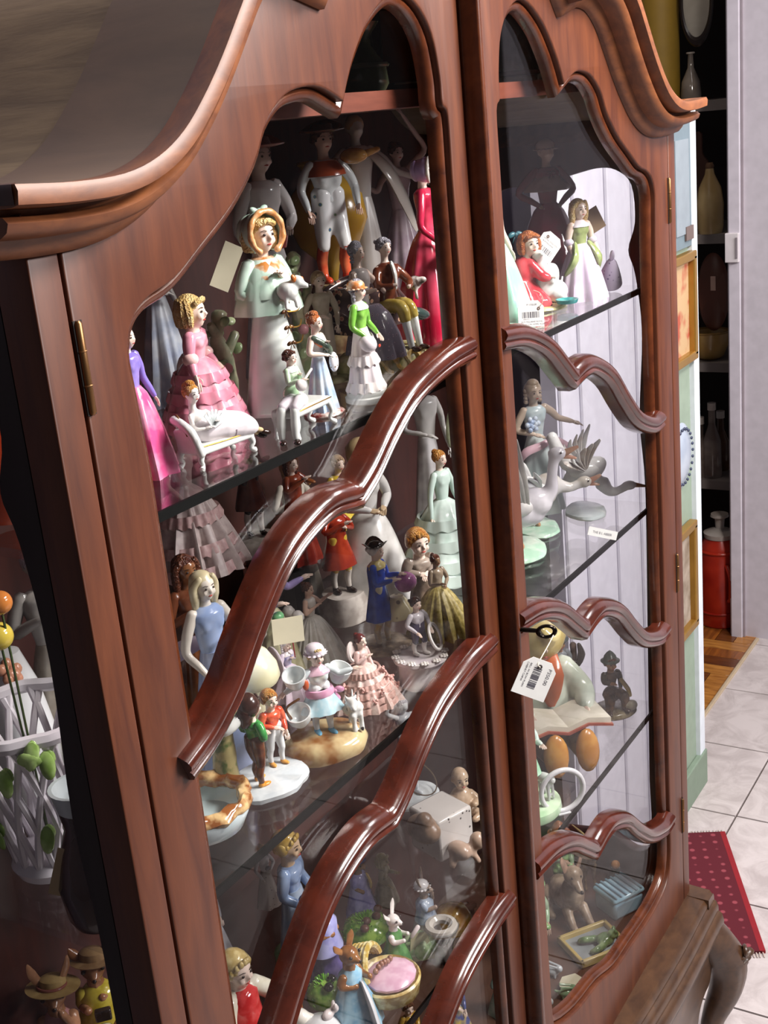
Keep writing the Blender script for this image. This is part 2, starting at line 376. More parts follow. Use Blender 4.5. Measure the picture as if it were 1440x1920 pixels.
bead = [(0, .0), (.004, -.003), (.008, -.002), (.011, .003), (.011, .012), (0, .012)]
BRASS = plain('#7d5a38', .35, .8)
doors = []
for nm, outer, opening, x0, x1, bar, sh in (('left', outL, openL, 1.168, .662, barL, (5,)), ('right', outR, openR, 1.281, 1.775, barR, (4,))):
    d = plate('door', [outer, opening], YF, YF + .024, MAHOG, cab, .0025); doors.append(d)
    d['label'] = 'left glazed door with shaped opening' if nm == 'left' else 'right glazed door with shaped opening'
    plate('glass_pane', [opening], YF + .0205, YF + .0235, DOOR_GLASS, d)
    op = [opening[-1 - i] for i in range(len(opening))]
    area2 = sum(a[0] * b[1] - b[0] * a[1] for a, b in zip(op, op[1:] + op[:1]))
    if area2 < 0: op.reverse()
    sweep(op, bead, YF + .009, closed=True).obj('bead_molding', MOLD, d)
    for dz in (0, -.347, -.694):
        pth = smooth_path([(x0 + (x1 - x0) * t, z + dz) for t, z in bar], 4, sharp=sh)
        if nm == 'left': pth = list(reversed(pth))
        sweep(pth, bprof, YF - .002).obj('glazing_bar', BARW, d)
# meeting strip on the right door, hinges, keyhole
sweep([(1.2225, ZB), (1.2225, .22)], [(.0155, .004), (.0155, -.019), (.014, -.021), (.009, -.0215), (.004, -.019), (.001, -.014), (-.004, -.012), (-.006, -.007), (-.010, -.007), (-.0145, -.004), (-.0145, .004)], YF).obj('meeting_strip', MOLD, doors[1])
for x, zs, d in ((.6125, (-.147, -1.1), doors[0]), (1.836, (-.16, -.75, -1.2), doors[1])):
    for z in zs:
        h = Prim(); h.tube([(x, YF - .001, z - .031), (x, YF - .001, z + .031)], .0032, 8, sub=1)
        for q in (-.012, .012): h.ring((x, YF - .001, z + q), .0033, .0006, n=10, m=5)
        h.obj('hinge', BRASS, d)
        Prim().box((x, YF - .0004, z), (.0085, .0012, .066)).obj('hinge_slot', plain('#140a06', .8), d, smooth=False)
# corner posts, ends, back, deck
plate('corner_post', [[(.578, ZB), (.6065, ZB), (.6065, -.03), (.578, -.03)]], YF, YF + .035, MAHOG, cab, .002)
plate('corner_post', [[(1.839, ZB), (1.868, ZB), (1.868, -.03), (1.839, -.03)]], YF, YF + .035, MAHOG, cab, .002)
def endopen(zt):
    fr = smooth_path([(.686, -1.15), (.682, -.9), (.678, -.62), (.684, -.5), (.676, -.36), (.684, -.27), (.694, -.232), (.682, -.19), (.686, -.135), (.71, -.112), (.74, -.108), (.783, -.116), (.84, -.128), (.9, -.132), (.93, -.16), (.94, -.25)], 4)
    bt = smooth_path([(.94, -1.1), (.935, -1.26), (.90, -1.29), (.82, -1.285), (.765, -1.275), (.72, -1.30), (.69, -1.285), (.684, -1.22)], 4)
    return fr + bt
for nm, xa, xb, mt in (('left', .578, .598, wood('shaded_end_wood', '#140806', '#1e0d09', (6, 6, .8), .55, coat=0)), ('right', 1.845, 1.868, CASE)):  # left end is coloured near black to stand in for its shade
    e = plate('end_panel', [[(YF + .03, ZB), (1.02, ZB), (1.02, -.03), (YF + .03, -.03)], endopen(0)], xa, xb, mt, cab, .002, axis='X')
    e['label'] = nm + ' end frame with a shaped glass opening'
    Prim().box(((xa + xb) / 2, .81, -.7), (.003, .29, 1.22)).obj('glass_pane', DOOR_GLASS, e, smooth=False)
Prim().box((1.223, 1.012, -.7), (1.25, .012, 1.4)).obj('back_panel', INNER, cab, smooth=False)
plate('back_crest', [[(.60, -.05), (1.84, -.05)] + list(reversed(crest_edge(.60, 1.80)))], 1.0, 1.018, INNER, cab)
Prim().box((1.223, .82, -1.358), (1.24, .37, .02)).obj('bottom_deck', wood('deck_wood', '#4a3025', '#5f4335', (.6, 5, 5), .4), cab, smooth=False)
Prim().box((1.2025, .84, .0135), (.88, .34, .018)).obj('wooden_shelf', wood('shelf_wood', '#5a2a1c', '#7d4230', (.6, 5, 5), .4), cab, smooth=False)
ZS = {0: .0225, 1: -.2848, 2: -.6358, 3: -.9935, 4: -1.348}
EDGE = plain('#060706', .55); EDGE.node_tree.nodes['Principled BSDF'].inputs['Specular IOR Level'].default_value = .15
for k in (1, 2, 3):
    s_ = Prim().box((1.2215, .8345, ZS[k] - .004), (1.240, .337, .008)).obj('glass_shelf', SHELF_GLASS, cab, smooth=False)
    Prim().box((1.2215, .6645, ZS[k] - .004), (1.240, .003, .0085)).obj('polished_edge', EDGE, s_, smooth=False)
# base: moulding, apron, cabriole legs
bpth = smooth_path([(.56, 0), (.70, -.002), (.9, .008), (1.0, .02), (1.22, .012), (1.42, .02), (1.52, .008), (1.70, -.002), (1.885, 0)], 6)
bp_ = [(.02, -1.372), (-.018, -1.374), (-.024, -1.382), (-.024, -1.390), (-.030, -1.393), (-.034, -1.404), (-.034, -1.412), (-.040, -1.416), (-.044, -1.43), (-.042, -1.442), (-.03, -1.45), (-.02, -1.456), (.02, -1.456)]
Prim().grid([[(x, .612 + dy * .6 + q[0], q[1]) for q in bp_] for x, dy in bpth]).obj('base_molding', BASEW, cab)
for xe, sg in ((.575, -1), (1.865, 1)):
    Prim().grid([[(xe - sg * q[0] * .7, yy, q[1]) for q in bp_] for yy in (.585, 1.02)]).obj('base_return', BASEW, cab)
apr = [(.59, -1.44), (1.855, -1.44)] + smooth_path([(1.87, -1.52), (1.85, -1.548), (1.82, -1.552), (1.79, -1.57), (1.765, -1.63), (1.74, -1.648), (1.68, -1.62), (1.55, -1.575), (1.4, -1.57), (1.22, -1.64), (1.04, -1.57), (.9, -1.575), (.77, -1.62), (.70, -1.648), (.68, -1.63), (.655, -1.57), (.63, -1.552), (.59, -1.548), (.575, -1.52)], 4)
plate('apron', [apr], .585, .607, BASEW, cab, .004)
for xe, sg in ((1.868, 1), (.577, -1)):
    for yy, sy_ in ((.605, -1), (.99, .4)):
        L = Prim(); dx = sg; 
        L.tube([(xe - .01 * dx, yy, -1.43), (xe + .012 * dx, yy + .018 * sy_, -1.475), (xe + .034 * dx, yy + .036 * sy_, -1.53), (xe + .03 * dx, yy + .034 * sy_, -1.585), (xe + .012 * dx, yy + .016 * sy_, -1.645), (xe + .008 * dx, yy + .012 * sy_, -1.69), (xe + .02 * dx, yy + .02 * sy_, -1.712)], [.03, .036, .037, .03, .021, .018, .024], 14)
        lg = L.obj('leg', BASEW, cab, flat_z=FLOOR + .006)
        if sy_ < 0:
            S = Prim(); cx, cy, cz = xe + .045 * dx, yy - .072, -1.53
            for q, (a, r) in enumerate(((0, .013), (.5, .011), (1.0, .009), (1.5, .007))): S.tube([(cx - .022, cy + .006, cz + .02 - q * .011), (cx, cy - .004 + .004 * q, cz + .026 - q * .012), (cx + .02, cy + .012, cz + .012 - q * .011)], [.003, r * .55, .002], 7)
            S.ring((cx - .008, cy + .004, cz + .03), .009, .004, (pi / 2, 0, .4), 14)
            S.obj('shell_carving', BASEW, lg)

# ------------------------------------------------------------------ china figurine kit
# a figure stands in a unit frame: feet at z 0, crown at z 1, facing -Y (the front of the cabinet); its Empty carries size and place
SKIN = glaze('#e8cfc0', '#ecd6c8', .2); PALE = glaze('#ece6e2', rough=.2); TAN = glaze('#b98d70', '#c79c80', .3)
INK = plain('#2a1c18', .3); LIP = plain('#b5473f', .3); BLUSH = plain('#dba090', .3); GOLD = plain('#b98a3c', .25, .8)
GH = lambda a, b=None, r=.25, s=18: glaze(a, b, r, s, bump=.6)
HAIR = dict(blond=GH('#cfa866', '#e0c58a'), brown=GH('#4a2418', '#6b3a24', .2), auburn=GH('#a5562c', '#c97b45', .22), grey=GH('#8f8d98', '#b9b6c2'), dark=glaze('#23140f', '#3a2118', .18, 18), white=glaze('#d9d6d6', rough=.25), ginger=GH('#b5712c', '#d29a4f', .22), gold=glaze('#a5762f', '#c9a25a', .3, 18), tan=glaze('#a98a6a', '#c0a483', .3, 18))
POSE = dict(down=((.125, .01, .61), (.125, -.05, .49)), waist=((.15, 0, .63), (.05, -.1, .60)), akimbo=((.19, .03, .64), (.075, -.03, .56)), out=((.17, -.04, .68), (.27, -.09, .71)),
            up=((.17, 0, .83), (.12, -.03, .97)), fwd=((.12, -.04, .63), (.08, -.17, .66)), skirt=((.14, 0, .61), (.19, -.04, .47)), chest=((.13, -.02, .64), (.03, -.1, .70)), face=((.11, -.08, .65), (.04, -.11, .82)),
            low=((.14, 0, .6), (.1, -.1, .5)), arch=((.2, 0, .86), (.05, -.02, 1.06)), back=((.13, .09, .64), (.05, .12, .56)), side=((.19, 0, .67), (.31, -.02, .62)), vio=((.14, -.06, .68), (.02, -.15, .76)))
def hand(P, w, d, L, sx=1):
    """palm, four fingers and a thumb at wrist w, pointing along d"""
    d = Vector(d).normalized(); w = Vector(w); s = d.cross(Vector((0, 0, 1)));
    s = s.normalized() if s.length > .1 else Vector((1, 0, 0))
    n = s.cross(d).normalized()
    P.tube([w - d * L * .1, w + d * L * .25, w + d * L * .5], [L * .16, L * .22, L * .2], 7, .6, 1)
    for k, (o, l) in enumerate(((-.18, .42), (-.06, .5), (.06, .47), (.18, .38))):
        a = w + d * L * .48 + s * L * o; P.tube([a, a + d * L * l * .55 - n * L * .03, a + d * L * l - n * L * .12], [L * .062, L * .056, L * .04], 5, 1, 1)
    a = w + d * L * .15 + s * L * .18 * sx; P.tube([a, a + d * L * .2 + s * L * .14 * sx, a + d * L * .4 + s * L * .16 * sx - n * L * .06], [L * .07, L * .06, L * .045], 5, 1, 1)
def head_shape(P, c, r, tilt=None):
    """skull, jaw, nose, ears; r = half the head height; looks to -Y"""
    x, y, z = c
    P.ball((x, y + .06 * r, z + .14 * r), (.74 * r, .86 * r, .84 * r)); P.ball((x, y - .16 * r, z - .36 * r), (.54 * r, .6 * r, .58 * r)); P.ball((x, y - .36 * r, z - .74 * r), (.24 * r, .26 * r, .2 * r), seg=8, rings=6)
    P.tube([(x, y - .74 * r, z + .12 * r), (x, y - .92 * r, z - .2 * r), (x, y - .80 * r, z - .27 * r)], [.07 * r, .12 * r, .1 * r], 6, 1, 1)
    for s in (-1, 1):
        P.ball((x + s * .74 * r, y + .1 * r, z - .08 * r), (.09 * r, .17 * r, .22 * r), seg=7, rings=5); P.ball((x + s * .33 * r, y - .58 * r, z - .3 * r), (.22 * r, .2 * r, .22 * r), seg=8, rings=6)
def face_paint(parent, c, r, brow=True):
    x, y, z = c; P = Prim()
    for s in (-1, 1):
        P.cur = 0; P.ball((x + s * .29 * r, y - .735 * r, z + .03 * r), (.1 * r, .05 * r, .075 * r), seg=8, rings=6)
        if brow: P.tube([(x + s * .15 * r, y - .79 * r, z + .22 * r), (x + s * .3 * r, y - .76 * r, z + .28 * r), (x + s * .46 * r, y - .64 * r, z + .22 * r)], .022 * r, 4, 1, 1)
    P.cur = 1; P.tube([(x - .17 * r, y - .66 * r, z - .5 * r), (x, y - .745 * r, z - .5 * r), (x + .17 * r, y - .66 * r, z - .5 * r)], [.03 * r, .065 * r, .03 * r], 6, .9, 3)
    return P.obj('painted_face', [INK, LIP], parent)
def hair_shape(style, c, r, mat, parent):
    x, y, z = c; P = Prim()
    if style == 'bald': return None
    P.ball((x, y + .2 * r, z + .26 * r), (.84 * r, .9 * r, .86 * r), rot=(-.25, 0, 0))
    if style == 'short':
        [P.ball((x + .2 * r * q, y - (.66 - .045 * q * q) * r, z + (.72 - .05 * q * q) * r), (.2 * r, .14 * r, .2 * r), (0, .25 * q, 0), 8, 6) for q in (-3, -2, -1, 0, 1, 2, 3)]; [P.ball((x + s * .76 * r, y + .12 * r, z + .12 * r), (.16 * r, .4 * r, .42 * r), None, 8, 6) for s in (-1, 1)]; [P.ball((x + random.uniform(-.6, .6) * r, y + random.uniform(.45, .9) * r, z + random.uniform(-.1, .6) * r), .26 * r, None, 8, 6) for _ in range(10)]
    if style in ('bun', 'updo'): P.ball((x, y + .75 * r, z + .75 * r), .4 * r)
    if style == 'updo': P.ball((x, y + .15 * r, z + 1.0 * r), (.55 * r, .6 * r, .4 * r))
    if style == 'long':
        for s in (-1, 1): P.tube([(x + s * .5 * r, y - .4 * r, z + .75 * r), (x + s * .85 * r, y - .05 * r, z + .1 * r), (x + s * .8 * r, y + .05 * r, z - .7 * r), (x + s * .75 * r, y + .2 * r, z - 1.5 * r)], [.2 * r, .3 * r, .34 * r, .2 * r], 8)
        P.tube([(x, y + .6 * r, z + .5 * r), (x, y + .8 * r, z - .5 * r), (x, y + .75 * r, z - 1.7 * r)], [.6 * r, .62 * r, .35 * r], 10)
    if style == 'bob':
        for k in range(9):
            a = pi * (k / 8.0) * 1.15 - .07 * pi; P.tube([(x + .55 * r * math.cos(a), y + .25 * r + .5 * r * math.sin(a), z + .7 * r), (x + .86 * r * math.cos(a), y + .1 * r + .84 * r * math.sin(a), z), (x + .82 * r * math.cos(a), y + .1 * r + .8 * r * math.sin(a), z - .75 * r)], [.25 * r, .26 * r, .2 * r], 7)
        P.tube([(x - .6 * r, y - .5 * r, z + .55 * r), (x, y - .75 * r, z + .75 * r), (x + .6 * r, y - .5 * r, z + .55 * r)], .18 * r, 7)
    if style in ('wig', 'ringlets'):
        P.ball((x, y + .1 * r, z + .8 * r), (.62 * r, .62 * r, .5 * r))
        for s in (-1, 1):
            for q in range(4): P.ball((x + s * .74 * r, y + .22 * r, z + .2 * r - q * .36 * r), (.24 * r, .26 * r, .22 * r), seg=8, rings=6)
        for q in range(4): P.ball((x + .25 * r, y + .72 * r, z - q * .42 * r), (.28 * r, .26 * r, .26 * r), seg=8, rings=6)
    return P.obj('hair', mat, parent)
def hat_shape(kind, c, r, mats, parent):
    x, y, z = c; P = Prim(); m = mats
    if kind == 'bonnet':
        R = []
        for i in range(9):
            a = -.25 + i / 8 * 1.9; rr = r * (1.12 + .1 * math.sin(i)); R.append([(x + rr * math.cos(b) * math.cos(a * .0) * (1.0 if i < 6 else (1 - (i - 5) * .22)), y - .55 * r + .21 * r * i, z + .12 * r + 1.02 * rr * math.sin(b) * (1.0 if i < 6 else (1 - (i - 5) * .22))) for b in [(-.32 * pi + 1.64 * pi * k / 16) for k in range(17)]])
        P.grid(R, closed=False, caps=False); P.ball((x, y + .75 * r, z + .15 * r), (.98 * r, .55 * r, .98 * r))
        b = P.obj('bonnet', m[0], parent, smooth='all')
        d = b.modifiers.new('thick', 'SOLIDIFY'); d.thickness = .05 * r
        Q = Prim(); pts = [(x + 1.14 * r * math.cos(a), y - .58 * r, z + .12 * r + 1.16 * r * math.sin(a)) for a in [(-.32 * pi + 1.64 * pi * k / 14) for k in range(15)]]
        Q.tube(pts, [.14 * r if k % 2 else .2 * r for k in range(15)], 8); Q.obj('bonnet_frill', m[1], parent)
        if len(m) > 2:
            Q = Prim(); Q.ball((x - .3 * r, y - .1 * r, z + 1.3 * r), (.36 * r, .2 * r, .2 * r), (0, .5, 0)); Q.ball((x + .3 * r, y - .1 * r, z + 1.34 * r), (.36 * r, .2 * r, .2 * r), (0, -.5, 0)); Q.ball((x, y - .14 * r, z + 1.28 * r), .17 * r); Q.obj('bow', m[2], parent)
        return
    if kind == 'tricorn':
        R = []
        for rr, zz in ((.0, .62), (.75, .62), (.82, .5), (1.35, .62), (1.42, .7), (1.2, .66), (.8, .58), (.78, .9), (.5, 1.12), (0.02, 1.18)):
            R.append([(x + rr * r * math.cos(a) * (1 + .12 * math.cos(3 * a - pi / 2)), y + .1 * r + rr * r * math.sin(a) * (1 + .12 * math.cos(3 * a - pi / 2)), z + zz * r + (.28 * r * (1 - math.cos(3 * a + pi / 2)) if 1.1 < rr else 0)) for a in [2 * pi * k / 24 for k in range(24)]])
        P.grid(R, caps=False)
    elif kind in ('straw', 'brim', 'boater'):
        w = 1.75 if kind == 'straw' else 1.5
        P.lathe([(.05 * r, .42 * r), (w * r, .40 * r), (w * r * 1.02, .46 * r), (.9 * r, .56 * r), (.84 * r, 1.02 * r), (.6 * r, 1.16 * r), (.05 * r, 1.2 * r)], (x, y + .12 * r, z), M=Euler((-.18, .12, 0)).to_matrix())
        if len(m) > 1: Prim().ring((x, y + .12 * r, z + .62 * r), .9 * r, .11 * r, (-.18, .12, 0)).obj('hat_band', m[1], parent)
    elif kind == 'cap':
        P.ball((x, y + .12 * r, z + .42 * r), (.92 * r, .98 * r, .72 * r)); P.ball((x, y - .75 * r, z + .42 * r), (.6 * r, .5 * r, .1 * r), (.25, 0, 0))
    elif kind == 'alpine':
        P.lathe([(1.2 * r, .3 * r), (1.22 * r, .36 * r), (.88 * r, .5 * r), (.74 * r, .95 * r), (.4 * r, 1.35 * r), (.05 * r, 1.6 * r)], (x, y + .1 * r, z), lean=(.1 * r, .25 * r))
    elif kind == 'hood':
        P.ball((x, y + .25 * r, z + .2 * r), (1.02 * r, .98 * r, 1.1 * r)); P.tube([(x, y + .6 * r, z), (x, y + .7 * r, z - 1.2 * r)], [.8 * r, .6 * r], 12)
    elif kind == 'big':
        R = [];
        for rr, zz in ((0.02, .5), (.9, .5), (1.7, .62), (1.75, .7), (.95, .62), (.8, 1.1), (0.03, 1.25)): R.append([(x + rr * r * math.cos(a), y + .1 * r + rr * r * math.sin(a), z + zz * r + (.75 * r * max(0, math.sin(a * 1.0 + .6)) ** 2 if rr > 1.1 else 0)) for a in [2 * pi * k / 24 for k in range(24)]])
        P.grid(R, caps=False)
    elif kind == 'mob':
        P.ball((x, y + .2 * r, z + .5 * r), (.95 * r, 1.0 * r, .72 * r)); P.ruffle((x, y + .12 * r, z + .3 * r), .85 * r, .12 * r, .25 * r, 14, 56, t=.03 * r)
    elif kind == 'wreath':
        for k in range(9): a = pi * k / 8; P.ball((x + .8 * r * math.cos(a), y - .15 * r, z + .25 * r + .8 * r * math.sin(a)), .2 * r, seg=7, rings=5)
    P.obj({'straw': 'straw_hat', 'brim': 'hat', 'boater': 'hat', 'tricorn': 'tricorn_hat', 'cap': 'cap', 'alpine': 'hat', 'hood': 'hood', 'big': 'wide_hat', 'mob': 'mob_cap', 'wreath': 'flower_wreath'}[kind], m[0], parent)
def spot(base=None, shelf=1, top=None, y=None):
    """where a figure stands: from its foot and crown in the photograph and the shelf it stands on (or its depth y)"""
    z = ZS[shelf] if shelf in ZS else shelf
    if base and y is None: p = onZ(base[0], base[1], z)
    else:
        p = onY(top[0], top[1], y); return Vector((p.x, p.y, z)), p.z - z
    r = ray(*top); t = (p.x * r.x + p.y * r.y) / (r.x ** 2 + r.y ** 2); h = r.z * t - z
    q = Vector((p.x, p.y, z + h)); c = RW * q.x + RY * q.y + RU * q.z; e = top[0] - (c.x / c.z * F_PX + 720)   # a leaning figure: share the difference between foot and crown
    return onZ(base[0] + .65 * e, base[1], z), h
def rock(root, mat, r=.2, h=.06, n=20, sx=1, sy=1, name='base', jit=.02):
    P = Prim(); P.lathe([(r * .96, 0), (r, h * .3), (r * .97, h * .75), (r * .8, h), (r * .05, h * 1.05)], n=n, sx=sx, sy=sy, folds=5, amp=.06)
    if jit: P.jitter(jit, 6)
    return P.obj(name, mat, root, flat_z=0)
def figurine(name, label, loc, H, rz=0.0, hr=.062, skin=SKIN, hair=('blond', 'bun'), hat=None, top=None, sleeve=None, skirt=None, legs=None, arms=('down', 'down'), base=None, face=True, group=None, cat='figurine', z0=0.0, lean=(0, 0), head=(0, 0), coat=None, tiers=None, collar=None, vox=.011, root=None, cuff=None):
    """a standing figure. skirt=(mat, rx, folds, amp) | legs=(breeches, stocking, shoe); tiers=(mat, n); coat=mat of a flared coat"""
    R = root or thing(name, label, cat, loc, rz, H, group)
    if base: rock(R, *base)
    zc = 1 - hr; zn = 1 - 2 * hr; zs = zn - .035; k = (zs - z0) / .84; zw = z0 + (zs - z0) * .72; hx = .082 * (.55 + .45 * hr / .062) * 1.0
    sh = lambda s: Vector((s * hx + lean[0], lean[1], zs))
    hc = (lean[0] + head[0], lean[1] - .008 + head[1], zc)
    B = Prim(); head_shape(B, hc, hr)
    B.tube([(lean[0], lean[1] + .008, zs - .03), (lean[0] + head[0] * .5, lean[1] + .006, zn + .02), (hc[0], hc[1] + .01, zc - hr * .4)], [hr * .5, hr * .42, hr * .42], 9, 1, 2)
    B.ball((lean[0], lean[1], zs - .03), (hx * .88, hx * .5, .04))
    if top is None: B.ball((lean[0], lean[1] - .01, zs - .075), (hx * .72, hx * .6, .05))
    A = B if sleeve is None else Prim()
    Hn = [] ; al = hr * 1.1
    for s, nm in ((1, arms[0]), (-1, arms[1])):
        e, h = POSE[nm] if isinstance(nm, str) else nm
        f = lambda q: Vector((q[0] * s * (.7 + .3 * hx / .082) + lean[0], q[1] + lean[1], z0 + (q[2]) * (zs - z0) / .78 if q[2] < .78 else zs + (q[2] - .76)))
        e = f(e); h = f(h); a = sh(s) - Vector((0, 0, .012)); rr = hr / .062
        (A if sleeve is not None else B).tube([a - Vector((s * .012, 0, 0)), a + (e - a) * .5 + Vector((s * .006, 0, 0)), e, e + (h - e) * .55, h], [.027 * rr, .025 * rr, .021 * rr, .019 * rr, .0135 * rr], 9, 1, 3)
        hq = Prim()
        if sleeve is not None: hq.tube([e + (h - e) * .6, h], [.012 * rr, .0115 * rr], 7, 1, 1)
        hand(hq, h, h - e, al, s); Hn.append(hq)
        if cuff:
            Prim().ball(e + (h - e) * .12, (.032 * rr, .032 * rr, .026 * rr)).obj('puff_cuff', cuff, R)
    bd = B.obj('body', skin, R, remesh=vox)
    for hq in Hn: hq.obj('hand', skin, bd)
    if face: face_paint(bd, hc, hr)
    if sleeve is not None: A.obj('sleeves', sleeve, R)
    hm = HAIR[hair[0]] if isinstance(hair[0], str) else hair[0]
    hair_shape(hair[1], hc, hr, hm, R)
    if hat: hat_shape(hat[0], hc, hr, hat[1:], R)
    if top is not None:
        T = Prim(); wr = hx * .68
        T.lathe([(wr * 1.0, zw - .03), (wr * .98, zw + .01), (hx * .86, zw + (zs - zw) * .5), (hx * 1.06, zs - .05), (hx * 1.04, zs - .02), (hx * .6, zs + .01)], (lean[0], lean[1], 0), sy=.72, n=24); T.ball((lean[0] + hx * .4, lean[1] - hx * .36, zs - .075), (hx * .42, hx * .36, .042)); T.ball((lean[0] - hx * .4, lean[1] - hx * .36, zs - .075), (hx * .42, hx * .36, .042))
        T.obj('bodice' if skirt else 'shirt', top, R, remesh=vox)
    if collar is not None:
        Prim().lathe([(hx * 1.16, zs - .035), (hx * 1.1, zs - .015), (hx * .7, zs + .012), (hr * .55, zs + .03)], (lean[0], lean[1], 0), sy=.72, folds=7, amp=.06).obj('collar', collar, R)
    if skirt is not None:
        m, rx, fo, am = skirt[:4]; sy = skirt[4] if len(skirt) > 4 else .9; pr = []; zt = zw + .012
        for i in range(13):
            t = i / 12; z = z0 + (zt - z0) * t; q = (1 - t); r = hx * .66 + (rx - hx * .66) * (q ** .62 if rx > .2 else q ** .85)
            pr.append((r, z))
        if z0 == 0: pr[0] = (pr[0][0] * .985, 0.0)
        ph = random.uniform(0, 6)
        sk = Prim().lathe(pr, (0, 0, 0), n=max(48, fo * 7), sy=sy, folds=fo, amp=am * 1.35, ph=ph, lean=lean).obj('skirt', m, R)
        if tiers:
            for q in range(tiers[1]):
                t = (q + .08) / (tiers[1] + .4); i = t * 12; r = pr[int(i)][0]; z = pr[int(i)][1]
                Prim().ruffle((lean[0] * t, lean[1] * t, z + .045), r * .97, .07, .022, tiers[2] if len(tiers) > 2 else 15, sy=sy, dz=.18, t=.012).obj('flounce', tiers[0], R)
    if legs is not None:
        zh = z0 + (zs - z0) * .56; zk = z0 + (zs - z0) * .3; br = Prim(); st = Prim(); so = Prim()
        for s in (-1, 1):
            x = s * hx * .5; st_ = -.03 if s > 0 else .02
            br.tube([(x * .8 + lean[0], lean[1], zw + .02), (x, 0, zh), (x * 1.1, st_ - .02, zk)], [hx * .62, hx * .56, hx * .36], 11); st.tube([(x * 1.1, st_ - .02, zk + .015), (x * 1.15, st_ + .012, zk * .66 + z0 * .34), (x * 1.15, st_, z0 + .035)], [hx * .34, hx * .34, hx * .22], 9)
            so.ball((x * 1.2, st_ - .03, z0 + .02), (hx * .3, hx * .62, .021), (0, 0, s * .15)); so.ball((x * 1.15, st_ + .004, z0 + .03), (hx * .28, hx * .3, .032))
        br.obj('breeches', legs[0], R, remesh=vox); st.obj('stockings', legs[1], R); so.obj('shoes', legs[2], R, flat_z=z0)
    if coat is not None:
        zb = z0 + (zs - z0) * .36
        Prim().lathe([(hx * 1.75, zb), (hx * 1.6, zb + .06), (hx * 1.0, zw), (hx * 1.08, zs - .06), (hx * .98, zs - .02), (hx * .6, zs + .008)], (lean[0], lean[1] + .012, 0), sy=.78, folds=6, amp=.07).obj('coat', coat, R)
    return R
def price_tag(label, loc, rot, w, h, mat, cutc=True, lines=(), bars=None, group=None, hole=None, string=None, name='price_tag'):
    """paper tag: card with a clipped top, printed bars and lettering"""
    t = thing(name, label, 'price tag', loc, 0, 1, group); t.rotation_euler = rot
    c = .22 * w if cutc else 0
    out = [(-w / 2, -h / 2), (w / 2, -h / 2), (w / 2, h / 2 - c), (w / 2 - c, h / 2), (-w / 2 + c, h / 2), (-w / 2, h / 2 - c)] if cutc else [(-w / 2, -h / 2), (w / 2, -h / 2), (w / 2, h / 2), (-w / 2, h / 2)]
    cd_ = plate('card', [out], -.00035, .00035, mat, t)
    ink = plain('#55535c', .7)
    if bars:
        P = Prim(); x, z, bw, bh = bars; q = x; rnd = random.Random(3)
        while q < x + bw:
            s_ = rnd.choice((.0005, .0005, .0009, .0013)) * w / .035; P.box((q + s_ / 2, -.0005, z + bh / 2), (s_, .0002, bh)); q += s_ + rnd.choice((.0005, .0007, .0011)) * w / .035
        P.obj('barcode', ink, t, smooth=False)
    for (tx, x, z, sz) in lines:
        cu = bpy.data.curves.new('print', 'FONT'); cu.body = tx; cu.size = sz; o = bpy.data.objects.new('print', cu); COL.objects.link(o)
        dg = bpy.context.evaluated_depsgraph_get(); me = bpy.data.meshes.new_from_object(o.evaluated_get(dg)); bpy.data.objects.remove(o); me.materials.clear(); me.materials.append(ink)
        p = bpy.data.objects.new('lettering', me); COL.objects.link(p); p.parent = t; p.location = (x, -.0005, z); p.rotation_euler = (pi / 2, 0, 0)
    if hole: Prim().ring((hole[0], -.0004, hole[1]), .0016, .0008, (pi / 2, 0, 0), 14, 6).obj('eyelet', plain('#6b5348', .4), t)
    if string: Prim().tube([Vector(p) for p in string], .0005, 5, 1, 5).obj('string', plain('#d8cdb8', .7), t)
    return t

# ------------------------------------------------------------------ figurines on the upper glass shelf, left door
G1 = 'china figurines on the upper glass shelf'
WHITE = glaze('#dfe2df', rough=.14); MINT = glaze('#b9d8c6', '#d3e6da', .14, 6); CREAM = glaze('#e4dcc6', rough=.2); GREYW = glaze('#bdb9b6', rough=.25); BROWN = glaze('#5a3018', '#8a5426', .2, 7); EARTH = glaze('#8a5a26', '#c9b07a', .22, 6)
PAPER = plain('#d9d2b8', .8); PAPERW = plain('#e8e8e6', .8)
def bow(R, c, r, mat, name='bow', rot=0):
    P = Prim(); x, y, z = c
    for s in (-1, 1): P.ball((x + s * r, y, z), (r, r * .45, r * .6), (0, s * .4, rot)); P.tube([(x, y, z), (x + s * r * .8, y - r * .1, z - r * 1.6)], [r * .25, r * .4], 6, .4, 1)
    P.ball((x, y - r * .2, z), r * .42); return P.obj(name, mat, R)
# magenta ball gown cut by the door frame
p, h = spot((262, 888), 1, (236, 610))
R = figurine('lady_figurine', 'lady in a bright magenta ball gown, half hidden by the left door stile', p, h, .2, .075, hair=('dark', 'updo'), top=glaze('#7f6fc4', '#9d8ad6'), sleeve=glaze('#8d7bd0'), skirt=(glaze('#d8558c', '#e8a5be', .14, 5), .24, 9, .12), arms=('skirt', 'skirt'), group=G1)
# pink tiered gown
p, h = spot((383, 796), 1, (356, 553))
R = figurine('lady_figurine', 'blonde lady in a tiered rose pink crinoline, turned to the right', p, h, .35, .125, hair=('blond', 'bob'), top=glaze('#dc93a8', '#e6aebb'), sleeve=glaze('#dd95a9'), skirt=(glaze('#d98ba1', '#ecbcc6', .14, 5), .37, 11, .07), tiers=(glaze('#e09aac', '#d87a92', .15, 6), 4, 13), arms=('low', 'skirt'), cuff=glaze('#efc6c4'), group=G1)
Prim().ball((.2, .16, .34), (.12, .1, .2)).obj('bustle', glaze('#ead7d6'), R)
